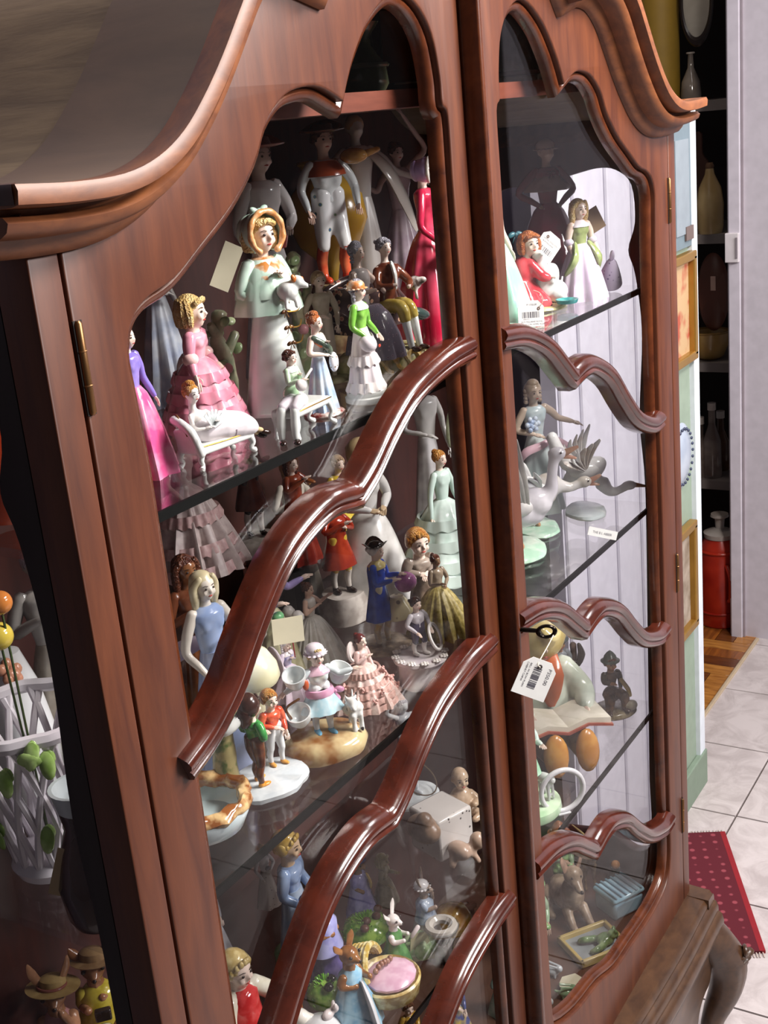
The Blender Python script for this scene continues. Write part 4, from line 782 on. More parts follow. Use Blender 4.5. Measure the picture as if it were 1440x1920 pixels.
S = Prim(); S.tube([(.06, .1, .62), (-.06, .13, .6), (-.15, .15, .57), (-.2, .13, .48), (-.19, .15, .38), (-.2, .15, .29)], [.03, .045, .055, .05, .045, .05], 10, .55); S.tube([(.07, .1, .63), (.16, .02, .54), (.17, .0, .42)], [.03, .035, .03], 8, .55); S.tube([(-.12, .14, .6), (-.24, .24, .54)], [.05, .02], 8, .5, 1); S.obj('shawl', glaze('#c3b4cc', '#d8cbdd', .16), R)
Prim().tube([(-.0, -.06, .56), (.0, -.075, .6), (.0, -.07, .66)], .006, 5).obj('gown_seam', glaze('#8398c4'), R)
q = riser(368, 1062, .93, .09, .07, 'clear acrylic riser under the pink lace ballerina')
R = figurine('ballerina_figurine', 'ballerina in a grey pink lace tutu standing on a riser', q, .165, -.2, .07, skin=glaze('#b9a39a'), hair=('tan', 'updo'), top=glaze('#b39a9c', '#c7b0b0', .3, 20), skirt=(glaze('#b3a2a0', '#c4b5b2', .45, 18), .36, 14, .16), tiers=(glaze('#c0a09e', '#b08c8c', .5, 30), 3, 22), arms=('out', 'low'), group=G2)
q = riser(484, 1030, .93, .09, .09, 'clear acrylic riser under the man in dark coat')
R = figurine('gentleman_figurine', 'man in a dark brown coat and white stockings on a scrolled base', q, .145, -.5, .07, hair=('dark', 'short'), top=glaze('#3a1a14'), sleeve=glaze('#4a2018'), coat=glaze('#3d1a14', '#552a20'), legs=(glaze('#2a1612'), glaze('#cfc6be'), glaze('#1f1310')), arms=('out', 'side'), z0=.13, base=(glaze('#9b948c', '#bdb6ae', .2), .26, .12), group=G2, skin=glaze('#c9b4a6'))
p, h = spot(None, 2, (540, 862), .96)
R = figurine('nun_figurine', 'tall white robed figure with a beige veil at the back', p, h, -.5, .06, skin=glaze('#b39c80'), hair=('tan', 'short'), hat=('hood', glaze('#a58c68', '#bfa880', .3)), top=glaze('#c3bdb2'), sleeve=glaze('#c3bdb2'), skirt=(glaze('#bfb9ae', '#d2ccc2', .25), .15, 6, .08), arms=('chest', 'chest'), group=G2)
q = riser(566, 1050, .915, .06, .06, 'clear acrylic riser under the violinist in rust brown')
R = figurine('violinist_figurine', 'violinist in a rust brown coat behind the upper glazing bar', q, .14, -.1, .075, hair=('brown', 'long'), top=glaze('#7a3018', '#8f4426'), sleeve=glaze('#7a3018', '#8f4426'), coat=glaze('#6e2416', '#8a3a22'), skirt=(glaze('#6a1c14', '#7d2c20'), .2, 7, .1), arms=('vio', 'vio'), group=G2)
Prim().ball((.03, -.17, .78), (.035, .07, .02), (.3, 0, .4)).obj('violin', glaze('#5a2c12', '#7a4420', .12), R)
p, h = spot(None, 2, (342, 1042), .86)
R = figurine('shepherd_figurine', 'brown peasant woman beside the left edge of the left door', p, h, -.3, .075, skin=glaze('#8a5a3a'), hair=('brown', 'long'), top=glaze('#6a3a24', '#84523a'), sleeve=glaze('#6a3a24'), skirt=(glaze('#4a2616', '#7a4a2a', .25, 7), .17, 8, .12), arms=('waist', 'chest'), group=G2)
p, h = spot(None, 2, (490, 1038), .86)
R = figurine('lady_figurine', 'grey wigged lady in violet bodice with a yellow green skirt', p, h, -.1, .085, hair=('grey', 'wig'), top=glaze('#8f82bc', '#a99cd0'), sleeve=glaze('#8a7cb8', '#a597cc'), skirt=(glaze('#9a9672', '#b9b596', .2, 6), .22, 12, .1), arms=('out', 'fwd'), group=G2)
Prim().ball((-.08, -.16, .58), (.05, .04, .035)).obj('green_purse', glaze('#6aa874'), R); Q = Prim(); [Q.ball((.2 * math.cos(a), .2 * math.sin(a), .48), .05, seg=7, rings=5) for a in [k * .7 for k in range(9)]]; Q.obj('lace_frill', glaze('#b9b4b0', '#d0cac6', .4, 40), R)
p, h = spot((598, 1240), 2, (572, 1094))
R = figurine('ballerina_figurine', 'brown haired ballerina in white tulle with one arm stretched out', p, h, .1, .08, hair=('brown', 'bun'), top=glaze('#d0ccc4'), skirt=(glaze('#c3c0b8', '#d6d3cc', .35, 12), .4, 22, .1), arms=('out', 'chest'), group=G2, skin=glaze('#dcb9a4'))
p, h = spot((640, 1150), 2, (632, 958)); p = Vector((1.27, .89, ZS[2]))
R = figurine('gentleman_figurine', 'gentleman in a long red coat and yellow breeches on a rocaille base', p, .17, -.4, .065, z0=.22, hair=('brown', 'short'), top=glaze('#8f2a16', '#a83e22'), sleeve=glaze('#8f2a16', '#a83e22'), coat=glaze('#8a2414', '#a63a20'), legs=(glaze('#c09a2a', '#d6b64c'), glaze('#d3cbc2'), glaze('#241512')), arms=('chest', 'vio'), base=(glaze('#a39a92', '#c4bcb4', .2), .2, .22), group=G2)
p, h = spot(None, 2, (675, 828), .88)
R = figurine('madonna_figurine', 'large white robed woman with a folded beige headscarf', p, h, -.35, .085, skin=glaze('#b39b7c'), hair=('tan', 'short'), hat=('hood', glaze('#a58f6c', '#bba684', .3, 9)), top=glaze('#c6c4c2'), sleeve=glaze('#c6c4c2'), skirt=(glaze('#bdbab6', '#d3d1ce', .22), .27, 4, .05), arms=('waist', 'waist'), group=G2)
q = onY(634, 880, .95); R = figurine('boy_figurine', 'slim yellow coated figure peeping out beside the beige headscarf', Vector((q.x, q.y, ZS[2])), q.z - ZS[2] + .02, -.4, .06, hair=('tan', 'short'), top=glaze('#c0a22a', '#d6bc4a'), sleeve=glaze('#c0a22a'), coat=glaze('#bf9f28', '#d8c055'), legs=(glaze('#b8a03a'), WHITE, INK), arms=('down', 'down'), group=G2)
p, h = spot((700, 1212), 2, (712, 1008))
R = figurine('drummer_figurine', 'man in a cobalt blue coat and black tricorn with a purple drum', p, h * .97, .15, .08, hair=('white', 'short'), hat=('tricorn', glaze('#1d1310', '#2c1c18', .1)), top=glaze('#1f3a9a', '#2f52c0', .08), sleeve=glaze('#1e3c9e', '#3058c8', .08), coat=glaze('#1b3590', '#2a4cb8', .08), legs=(glaze('#c9c2a8'), glaze('#cfc6ba', '#c9a56a'), glaze('#2a1a14')), arms=('fwd', 'fwd'), base=(glaze('#7d6d62', '#b9a58f', .25), .26, .05), group=G2, collar=glaze('#c9b878'))
Prim().ball((.1, -.22, .6), (.12, .1, .09)).obj('drum', glaze('#8a4a80', '#b06aa0', .1), R); Prim().lathe([(.16, .28), (.13, .36), (.06, .46)], (.1, -.12, 0), folds=6, amp=.1).obj('striped_skirt', dots('#c9bd98', '#6a5a48', 9, .14), R)
q = onY(726, 1010, .86); R = figurine('lady_figurine', 'gilded lady with an apple green scarf behind the blue coated drummer', Vector((q.x, q.y, ZS[2])), q.z - ZS[2], -.6, .08, skin=glaze('#a5825a'), hair=('gold', 'wig'), top=glaze('#a58d6a', '#c3b08c', .3, 20), sleeve=glaze('#9d8767'), skirt=(dots('#a89a8c', '#c98fa6', 14, .3), .24, 9, .12), arms=('waist', 'chest'), group=G2)
Prim().tube([(.1, .0, .86), (.16, -.02, .74), (.17, -.06, .6)], [.06, .075, .02], 8, .3).obj('green_scarf', glaze('#a5c94a', '#bada6a'), R)
q = onY(782, 1000, .80); R = figurine('girl_figurine', 'bust of a ginger blonde girl with a large smiling head', Vector((q.x, q.y, ZS[2] + .0)), q.z - ZS[2] + .006, -.55, .16, hair=('ginger', 'short'), top=glaze('#8d7f74', '#a3968a'), sleeve=glaze('#8d7f74'), skirt=(glaze('#5a4a40', '#7a6a5a'), .18, 6, .08), arms=('waist', 'waist'), group=G2, vox=.014)
q = onY(822, 845, .84); R = figurine('lady_figurine', 'lady in a pale mint flounced crinoline next to the centre stile', Vector((q.x, q.y, ZS[2])), q.z - ZS[2], -.2, .065, hair=('ginger', 'bun'), top=glaze('#c6dad2'), sleeve=glaze('#c6dad2'), skirt=(glaze('#bccfc6', '#d9e6e0', .14, 6), .4, 10, .1), tiers=(glaze('#cfe0d8'), 4, 12), arms=('low', 'skirt'), group=G2)
q = onY(815, 1040, .745); R = figurine('lady_figurine', 'small dark lady in a yellow lace skirt against the centre stile', Vector((q.x, q.y, ZS[2])), q.z - ZS[2] , -.4, .075, skin=glaze('#8a6a50'), hair=('brown', 'bun'), top=glaze('#8f7d68', '#a3927c'), sleeve=glaze('#8f7d68'), skirt=(glaze('#8a7a3e', '#b3a262', .45, 18), .4, 16, .14), arms=('waist', 'fwd'), group=G2)
# grey standing statue, top right of the left door
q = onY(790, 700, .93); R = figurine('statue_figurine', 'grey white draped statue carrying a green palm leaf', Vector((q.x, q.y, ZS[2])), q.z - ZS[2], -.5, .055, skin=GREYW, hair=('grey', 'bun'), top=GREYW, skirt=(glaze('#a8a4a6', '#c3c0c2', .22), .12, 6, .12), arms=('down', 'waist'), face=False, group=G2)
Prim().ball((.12, -.1, .68), (.045, .02, .13), (0, .15, 0)).obj('palm_leaf', glaze('#8a9070', '#a9ac90', .3, 14), R)
# seated girl with a hoop
p, h = spot((792, 1275), 2, (778, 1120))
R = thing('hoop_figurine', 'dark haired figure with a white hoop on a shell edged pedestal', 'figurine', p, -.35, h, G2)
Prim().lathe([(.3, 0), (.31, .05), (.27, .1), (.27, .24), (.31, .28), (.3, .31), (.05, .32)], n=30, folds=9, amp=.07).obj('pedestal', glaze('#d6d0cf', '#c8bec4', .2, 6), R)
for k in range(12):
    a = 2 * pi * k / 12; P = Prim(); c = Vector((.28 * math.cos(a), .28 * math.sin(a), .32)); P.ball(c, .025, seg=8, rings=5)
    for j in range(6): P.ball(c + Vector((.033 * math.cos(j * 1.047), .033 * math.sin(j * 1.047), .004)), (.02, .02, .014), seg=6, rings=4)
    P.obj('china_flower', glaze('#dcd6d2'), R)
figurine('', '', 0, 1, root=R, hr=.075, hair=('dark', 'short'), top=glaze('#cfc9cf'), sleeve=glaze('#cfc9cf'), legs=(glaze('#3a3448', '#4a4458'), glaze('#d6d0cc'), glaze('#d6d0cc')), z0=.32, arms=('low', 'low'))
Prim().ring((.14, -.12, .52), .15, .018, (1.2, .3, .5), 32, 8).obj('hoop', glaze('#e0dcd8'), R)
# pink lace lady sitting in spread skirts
p, h = spot((690, 1312), 2, (672, 1190))
R = figurine('lace_lady_figurine', 'lady with wine red hair sunk in a pink lace crinoline', p, h, -.1, .1, hair=(glaze('#4a1a18', '#6e2c28', .2), 'bun'), top=glaze('#d3b5b0', '#dfc6c0', .4, 30), sleeve=glaze('#cfaea8', '#dcc2bc', .4, 30), skirt=(glaze('#d0b2aa', '#dcc6be', .45, 22), .52, 12, .14), tiers=(glaze('#d6b2a8', '#c99c92', .5, 40), 5, 26), arms=('low', 'chest'), group=G2)
for k in range(26):
    a = random.uniform(0, 2 * pi); t = random.uniform(.15, .75); P = Prim(); c = Vector(((.54 - .34 * t) * math.cos(a), (.49 - .3 * t) * math.sin(a), t * .62 + .03))
    for j in range(5): P.ball(c + Vector((random.uniform(-.03, .03), random.uniform(-.03, .03), random.uniform(-.03, .03))), .022, seg=6, rings=4)
    P.obj('lace_rose', glaze('#d9b0a6', '#c98f88', .5, 40), R)
P = Prim(); P.ring((-.14, .05, .78), .12, .03, (1.4, 0, .3), 18, 6); P.ball((-.14, .06, .78), (.1, .02, .1)); P.obj('chair_back', glaze('#d6c8c4'), R)
# lilac lady with a heart, girl with baskets and dog
p, h = spot((535, 1305), 2, (540, 1196))
R = figurine('lady_figurine', 'tiny lilac gowned lady holding up a red heart on a stick', p, h, -.1, .1, hair=('white', 'wig'), top=glaze('#8a90c0', '#c9c0d6', .2, 10), sleeve=glaze('#d6cad8'), skirt=(glaze('#c9b6c6', '#d9cad6', .18, 6), .36, 9, .16), arms=('chest', 'low'), group=G2, collar=glaze('#ddd6d8'))
P = Prim(); P.tube([(.04, -.14, .7), (.03, -.14, 1.02)], .012, 6, 1, 1); P.ball((.015, -.14, 1.05), .03); P.ball((.05, -.14, 1.05), .03); P.ball((.032, -.14, 1.025), .025); P.obj('heart_wand', glaze('#8a1c2a', '#a83240', .1), R)
P = Prim(); P.ball((-.22, .05, .68), (.06, .16, .3), (0, -.2, 0)); P.obj('wing', glaze('#d9ccd6'), R)
p, h = spot((618, 1418), 2, (600, 1222))
R = thing('basket_girl_figurine', 'girl in pale blue dress and white cap with baskets and a spotted dog', 'figurine', p + Vector((.012, .014, 0)), -.55, h, G2)
P = Prim(); P.lathe([(.38, 0), (.4, .06), (.37, .13), (.3, .17), (.04, .19)], n=30, sx=1.0, sy=.8, folds=5, amp=.05); P.jitter(.02, 7); P.obj('base', glaze('#85501f', '#c9b487', .16, 4, .36, .6), R, flat_z=0)
figurine('', '', 0, 1, root=R, hr=.092, z0=.16, hair=('blond', 'short'), hat=('mob', glaze('#e0dade', '#d9bfd0', .2, 10)), top=glaze('#cfdde2', '#e2dfd2', .16, 9), sleeve=glaze('#d6e0e2'), skirt=None, legs=(glaze('#dfe2e2'), glaze('#dfe4e6'), glaze('#6aa8c8')), arms=('out', 'side'), collar=glaze('#dcb6c6'))
Prim().lathe([(.2, .40), (.19, .42), (.13, .52), (.085, .6)], folds=12, amp=.08, sy=.85).obj('skirt', glaze('#a9cfdc', '#cfe2e8', .14), R); Prim().lathe([(.13, .54), (.135, .57), (.12, .6)], sy=.8).obj('sash', glaze('#d090b0', '#dba9c2'), R); bow(R, (.13, -.02, .54), .05, glaze('#d394b4'), 'sash_bow')
for x, y, z, r in ((-.24, -.06, .78, .1), (.25, .1, .64, .1), (-.24, -.05, .42, .11)):
    Prim().lathe([(r * .55, -.1), (r * .95, -.03), (r * 1.05, .05), (r * .96, .05), (r * .8, -.02), (r * .1, -.07)], (x, y, z), n=22, M=Euler((.35, .25 if x > 0 else -.25, 0)).to_matrix()).obj('basket', glaze('#cfd6d8', '#dfe2e0', .14), R)
Prim().tube([(-.3, -.02, .4), (-.33, .0, .5), (-.2, -.0, .55)], .012, 6).obj('basket_handle', glaze('#5a3a20'), R); Prim().ball((-.17, -.12, .72), (.03, .02, .05)).obj('posy', glaze('#c05a34'), R)
D = Prim(); D.ball((.27, -.06, .34), (.075, .12, .075), (-.3, 0, .4)); D.ball((.22, -.17, .45), (.055, .07, .055)); D.tube([(.21, -.2, .445), (.19, -.27, .43)], [.038, .026], 7, 1, 1); D.tube([(.24, -.12, .37), (.22, -.16, .43)], .05, 8, 1, 1)
for a, b in ((.2, -.15), (.27, -.15), (.25, .03), (.33, .0)): D.tube([(a + .02, b, .32), (a + .03, b, .24), (a + .02, b - .02, .17)], [.035, .024, .026], 7)
for s in (-1, 1): D.tube([(.22 + s * .035, -.15, .48), (.22 + s * .055, -.16, .54)], [.022, .008], 6, 1, 1)
D.tube([(.32, .05, .36), (.35, .1, .44)], [.018, .01], 6, 1, 1); D.obj('spotted_dog', dots('#dcdcd8', '#2a2422', 11, .16), R, remesh=.012)
# cottage figures on one white base, nest bowl
p, h = spot((497, 1478), 2, (490, 1328))
R = thing('elf_pair_figurine', 'green jacketed gnome and red jacketed boy on a white base', 'figurine', p + Vector((.008, .006, 0)), -.2, .1, G2)
P = Prim(); P.lathe([(.5, 0), (.52, .05), (.48, .09), (.03, .1)], n=34, sx=.86, sy=.7, folds=7, amp=.05); P.obj('base', glaze('#d3d8da', '#c2c9ce', .14, 6), R, flat_z=0)
for nm, loc, sc, kw in (('gnome', (-.16, -.05, .09), .98, dict(hair=('dark', 'short'), hat=('hood', glaze('#38201a', '#4a2c22', .2)), top=glaze('#2f7a3a', '#4a9a50', .12), sleeve=glaze('#2f7a3a', '#4a9a50', .12), legs=(glaze('#4a2412', '#6a3a1e'), glaze('#54290f', '#6e3c1c'), glaze('#d68a2a', '#e0a24a')), arms=('waist', 'waist'))),
                        ('boy', (.22, .1, .09), .84, dict(hair=('ginger', 'short'), top=glaze('#d4472a', '#e06a48'), sleeve=glaze('#d4472a', '#e06a48'), legs=(glaze('#d6d8d8'), glaze('#d6d8d8'), glaze('#d69a4a')), arms=('low', 'waist')))):
    Q = bpy.data.objects.new(nm, None); COL.objects.link(Q); Q.parent = R; Q.location = loc; Q.scale = (sc,) * 3; Q.rotation_euler = (0, 0, 1.5 if nm == 'gnome' else -.1)
    figurine('', '', 0, 1, root=Q, hr=.125, **kw)
P = Prim(); P.tube([(-.45, .1, .08), (-.42, .12, .5), (-.34, .14, .9)], [.16, .12, .1], 10); P.jitter(.03, 5); P.obj('tree_stump', glaze('#8f8358', '#4a5a2c', .3, 6, .5, .6), R); Prim().ball((-.36, .02, .84), (.18, .1, .08), (0, -.4, 0)).obj('stump_cap', glaze('#d6d8d4'), R)
q = onZ(480, 1400, ZS[2])
R = thing('mushroom_figurine', 'pale cream domed mushroom behind the green gnome', 'figurine', (q.x + .02, q.y + .012, ZS[2]), 0, 1, G2)
Prim().lathe([(.012, 0), (.014, .03), (.012, .07)], n=18).obj('stalk', glaze('#cfc8a8'), R); Prim().lathe([(.03, .066), (.033, .072), (.031, .085), (.022, .1), (.01, .107), (.001, .109)], n=28).obj('cap', glaze('#d0cca8', '#dfe0cc', .2, 20), R)
q = onZ(412, 1545, ZS[2])
R = thing('nest_bowl', 'brown and pale blue rimmed nest bowl at the front left', 'bowl', (q.x - .014, q.y + .01, ZS[2]), 0, 1, G2)
Prim().lathe([(.03, 0), (.042, .006), (.05, .024), (.049, .03), (.044, .026), (.036, .01), (.004, .007)], n=40, folds=7, amp=.03).obj('dish', glaze('#b9ccd0', '#d3dee0', .12), R)
P = Prim(); P.ring((0, 0, .03), .045, .0075, n=46, m=9, wav=.03, wn=9); P.jitter(.004, 90); P.obj('bark_rim', glaze('#8a5020', '#d6b580', .14, 60, .42, .58), R)
P = Prim(); P.ball((.005, .045, .037), (.016, .007, .006), (0, 0, .2)); P.ball((-.014, .048, .036), (.009, .006, .006)); P.obj('creature', glaze('#a5967c', '#c9bda2'), R)
q = onY(335, 1165, .80); R = figurine('lace_lady_figurine', 'white lace gown edge showing beside the lady in blue', Vector((.795, .835, ZS[2])), .11, 0, .08, hair=('white', 'wig'), top=WHITE, skirt=(glaze('#cdd2d2', '#dfe2e2', .5, 25), .38, 16, .16), tiers=(glaze('#d9dede', rough=.5), 4, 24), arms=('low', 'low'), group=G2)
price_tag('blank cream card propped under the white tulle ballerina', onY(540, 1182, .80), (-.1, .05, -.7), .036, .03, PAPER, False, group='paper price tags')
# ------------------------------------------------------------------ middle shelf, right door
p, h = spot((1012, 955), 2, (998, 716))
R = figurine('lady_figurine', 'bare armed lady with a blue ruffled bodice and pink scarf', p, h, -.65, .078, skin=glaze('#cbb8a8'), hair=(glaze('#a5937f', '#b8a692', .3), 'wig'), top=glaze('#bccfd6', '#d2dee0', .18), skirt=(glaze('#b4c4c6', '#cfd9d8', .18, 4), .2, 8, .1), arms=('side', 'waist'), group=G2)
P = Prim(); [P.ball((-.06 + .05 * math.cos(a) * q_, -.085, .7 + .05 * math.sin(a) * q_), (.022, .02, .022), seg=7, rings=5) for q_ in (.4, .9) for a in [k * 1.05 for k in range(6)]]; P.obj('ruffle', glaze('#9fb4d6', '#c6d2e0', .25, 25), R)
P = Prim(); P.tube([(.09, -.09, .56), (-.02, -.13, .54), (-.14, -.1, .5), (-.18, -.04, .4)], [.02, .03, .035, .02], 8, .6); P.tube([(.2, .05, .52), (.28, .02, .45), (.3, .0, .38)], [.02, .035, .02], 8, .5); P.obj('pink_scarf', glaze('#cda9b6', '#dcbcc8', .2), R)
def goose(name, label, loc, rz, s, wing_up, mats, neck):
    R = thing(name, label, 'figurine', loc, rz, s, 'porcelain geese')
    rock(R, glaze('#a9cdb6', '#cfe0d2', .16, 5), .34, .06, 22, 1.15, .8)
    for sx in (-.07, .07): Prim().tube([(sx, .05, .34), (sx, .02, .2), (sx * 1.2, -.02, .07)], [.04, .025, .03], 7).obj('leg', glaze('#b98a6a'), R)
    B = Prim(); B.ball((0, .05, .44), (.17, .34, .17), (.25, 0, 0)); B.ball((0, -.18, .5), (.14, .18, .15)); B.tube([(0, .3, .38), (0, .52, .34)], [.1, .03], 8, .5, 1); B.tube([(0, -.22, .52)] + neck, [.12, .075, .055, .055, .07], 10); hd = Vector(neck[-1]); B.ball(hd, (.07, .095, .07)); b = B.obj('body', mats[0], R, remesh=.02)
    Bk = Prim(); Bk.tube([hd + Vector((0, -.07, .0)), hd + Vector((0, -.2, .05))], [.04, .018], 8, .6, 1); Bk.tube([hd + Vector((0, -.07, -.03)), hd + Vector((0, -.18, -.06))], [.032, .014], 8, .6, 1); Bk.obj('beak', glaze('#c29a7c', '#b0806a'), b); E = Prim(); E.ball(hd + Vector((.062, -.03, .02)), .012, seg=6, rings=5); E.ball(hd + Vector((-.062, -.03, .02)), .012, seg=6, rings=5); E.obj('eyes', INK, b)
    for s_ in (-1, 1):
        if wing_up:
            tips = [((s_ * .13, -.08 + .03 * k, .5), (s_ * .2, -.06 + k * .045, .8 - .02 * k), (s_ * (.2 + .01 * k), -.02 + k * .06, 1.2 - k * .085)) for k in range(8)]
        else: tips = [((s_ * .15, -.02, .52), (s_ * (.26 + k * .01), .02 + k * .05, .68 - k * .02), (s_ * (.4 - k * .02), .1 + k * .08, .8 - k * .06)) for k in range(7)]
        W_ = Prim(); W_.ball((s_ * .15, .05, .5), (.06, .2, .1)); w_ = W_.obj('wing', mats[1], R)
        for tp in tips: Prim().tube(tp, [.05, .055, .012], 8, .5).obj('feather', mats[1], w_)
p = Vector((1.572, .775, ZS[2])); goose('goose_figurine', 'grey white goose with raised wings and neck stretched up, in front', p, .55, .15, True, (glaze('#c6c2ca', '#d9d6dc', .14, 4), glaze('#c2bec0', '#dcdad8', .16, 5)), [(0, -.34, .6), (0, -.36, .74), (0, -.38, .88), (0, -.42, .97)])
p = Vector((1.672, .795, ZS[2])); goose('goose_figurine', 'grey white goose with spread wings and lowered neck, behind', p, .75, .135, False, (glaze('#b9b2a8', '#d3d0cf', .14, 4), glaze('#cfcfd2', '#dededf', .14, 5)), [(0, -.36, .46), (0, -.46, .44), (0, -.54, .46), (0, -.62, .48)])
R = thing('goose_figurine', 'goose diving with its tail and one wing lifted high, rightmost of the flock', 'figurine', (1.765, .748, ZS[2]), .55, .135, 'porcelain geese')
rock(R, glaze('#bcc6c8', '#d6dcdc', .16, 5), .3, .07, 22, 1.1, .8)
B = Prim(); B.ball((0, .0, .5), (.13, .3, .15), (-.5, 0, 0)); B.tube([(0, .18, .62), (0, .3, .82), (.02, .36, .98)], [.1, .08, .07], 9); B.tube([(0, -.2, .36), (0, -.3, .24), (0, -.42, .26), (0, -.5, .3)], [.1, .06, .05, .055], 9); B.ball((0, -.52, .3), (.06, .09, .06)); b = B.obj('body', glaze('#c3c2c4', '#d9d9da', .14, 5), R, remesh=.02)
Prim().tube([(0, -.58, .3), (0, -.72, .27)], [.035, .014], 7, .6, 1).obj('beak', glaze('#b98e74'), b)
for s_ in (-1, 1):
    w_ = Prim().ball((s_ * .12, .02, .56), (.05, .18, .09)).obj('wing', glaze('#cacaca'), R)
    for k in range(6): Prim().tube([(s_ * .12, .02, .58), (s_ * (.24 + .01 * k), -.04 + .05 * k, .8 - .02 * k), (s_ * (.36 - .02 * k), -.14 + .08 * k, .98 - .05 * k)], [.045, .05, .016], 7, .35).obj('feather', glaze('#cfcfd0', '#b9aca0', .16, 5), w_)
price_tag('curled white paper strip tag hanging from the geese', onZ(1098, 1000, ZS[2]) + Vector((-.03, -.04, .014)), (-.1, .38, -.65), .052, .013, PAPERW, False, lines=(('THE B L ABBER', -.018, -.002, .0052),), group='paper price tags')

# ------------------------------------------------------------------ lower glass shelf
G3 = 'china figurines on the lower glass shelf'
def beast_head(P, c, r, muz=.9, d=(0, -1, 0)):
    c = Vector(c); d = Vector(d); P.ball(c, (r * .85, r * .9, r * .85)); P.tube([c + d * r * .4 + Vector((0, 0, -.1 * r)), c + d * r * (.4 + muz) + Vector((0, 0, -.3 * r))], [r * .6, r * .25], 9, 1, 1)
def ear_pair(R, c, r, h, mat, inner=None, tilt=.25, spread=.5, name='ear'):
    x, y, z = c
    for s in (-1, 1):
        e = Prim().tube([(x + s * r * spread, y, z + r * .5), (x + s * (r * spread + h * tilt), y + .02, z + r * .5 + h * .6), (x + s * (r * spread + h * tilt * 1.3), y + .02, z + r * .5 + h)], [r * .28, r * .34, r * .1], 8, .5).obj(name, mat, R)
def critter(name, label, loc, H, rz, fur, robe, kind='rabbit', hat=None, arms=('waist', 'waist'), robe_r=.26, group=G3, apron=None, ears=None, coat=None):
    """clothed animal: furry head with muzzle and ears, paws, gown"""
    R = thing(name, label, 'figurine', loc, rz, H, group); hr = .11; zc = .84; hc = (0, -.01, zc)
    B = Prim(); beast_head(B, hc, hr, .75 if kind != 'bear' else .45); B.tube([(0, 0, .62), (0, 0, .8)], [.07, .06], 8, 1, 1); b = None
    for s, nm in ((1, arms[0]), (-1, arms[1])):
        e, h = POSE[nm]; f = lambda q: Vector((q[0] * s, q[1], q[2] * .9)); B.tube([(s * .1, 0, .64), f(e), f(h)], [.05, .042, .03], 8); B.ball(f(h), .035, seg=8, rings=6)
    b = B.obj('body', fur, R, remesh=.013); E = Prim(); [E.ball((s * .07, -.09, zc + .03), .018, seg=7, rings=5) for s in (-1, 1)]; E.ball((0, -.01 - hr * 1.2, zc - .03), .018, seg=7, rings=5); E.obj('eyes_and_nose', INK, b)
    eh = {'rabbit': .2, 'mouse': .11, 'bear': .06}[kind] if ears is None else ears; ear_pair(R, (0, .02, zc), hr, eh, fur, spread=.55, tilt=.3 if kind == 'rabbit' else .6)
    S = Prim(); S.lathe([(robe_r, 0), (robe_r * .98, .06), (robe_r * .72, .3), (.13, .5), (.13, .62), (.06, .7)], sy=.85, folds=8, amp=.08); S.obj('gown', robe, R)
    if coat is not None:
        C = Prim(); C.lathe([(.19, .36), (.15, .5), (.15, .62), (.07, .7)], sy=.85)
        for s, nm in ((1, arms[0]), (-1, arms[1])): e, h = POSE[nm]; C.tube([(s * .1, 0, .64), (e[0] * s, e[1], e[2] * .9)], [.06, .05], 8, 1, 1)
        C.obj('jacket', coat, R)
    if apron is not None: Prim().tube([(0, -.14, .55), (0, -.21, .35), (0, -.26, .12)], [.06, .11, .13], 10, .3).obj('apron', apron, R)
    if hat: hat_shape(hat[0], (0, .0, zc), hr, hat[1:], R)
    return R
p, h = spot((485, 1935), 3, (455, 1735)); 
R = thing('boy_figurine', 'tow headed boy in a red waistcoat kneeling over a white dog', 'figurine', p + Vector((-.02, .0, 0)), -.1, .125, G3)
B = Prim(); hc = (0, 0, .8); head_shape(B, hc, .17); B.tube([(0, .02, .5), (0, .02, .7)], [.09, .08], 9, 1, 1); b = B.obj('body', SKIN, R, remesh=.018); face_paint(b, hc, .17); hair_shape('short', hc, .175, glaze('#b39a5e', '#d0bc86', .2, 12), R)
S = Prim(); S.tube([(.15, 0, .56), (.3, -.08, .4), (.26, -.28, .3)], [.09, .085, .06], 10); S.tube([(-.15, 0, .56), (-.28, -.1, .38), (-.2, -.3, .26)], [.09, .085, .06], 10); S.ball((0, .04, .54), (.22, .14, .1)); S.obj('shirt', glaze('#d3ccb8', '#dfdacb', .14), R, remesh=.018)
Prim().lathe([(.2, .1), (.2, .25), (.17, .42), (.16, .56), (.08, .62)], (0, -.01, 0), sy=.82).obj('waistcoat', glaze('#b02a2a', '#c64444', .12), R); H_ = Prim(); hand(H_, (.25, -.29, .3), (-.2, -.5, -.2), .14); H_.obj('hand', SKIN, b); H_ = Prim(); hand(H_, (-.2, -.31, .26), (.3, -.5, -.1), .14); H_.obj('hand', SKIN, b)
Q = Prim(); Q.tube([(.1, .05, .14), (.16, -.2, .12), (.14, .1, .06)], [.12, .1, .07], 9); Q.tube([(-.1, .05, .14), (-.18, -.16, .12), (-.14, .12, .06)], [.12, .1, .07], 9); Q.obj('breeches', glaze('#6a3418', '#8a4c26'), R, flat_z=0)
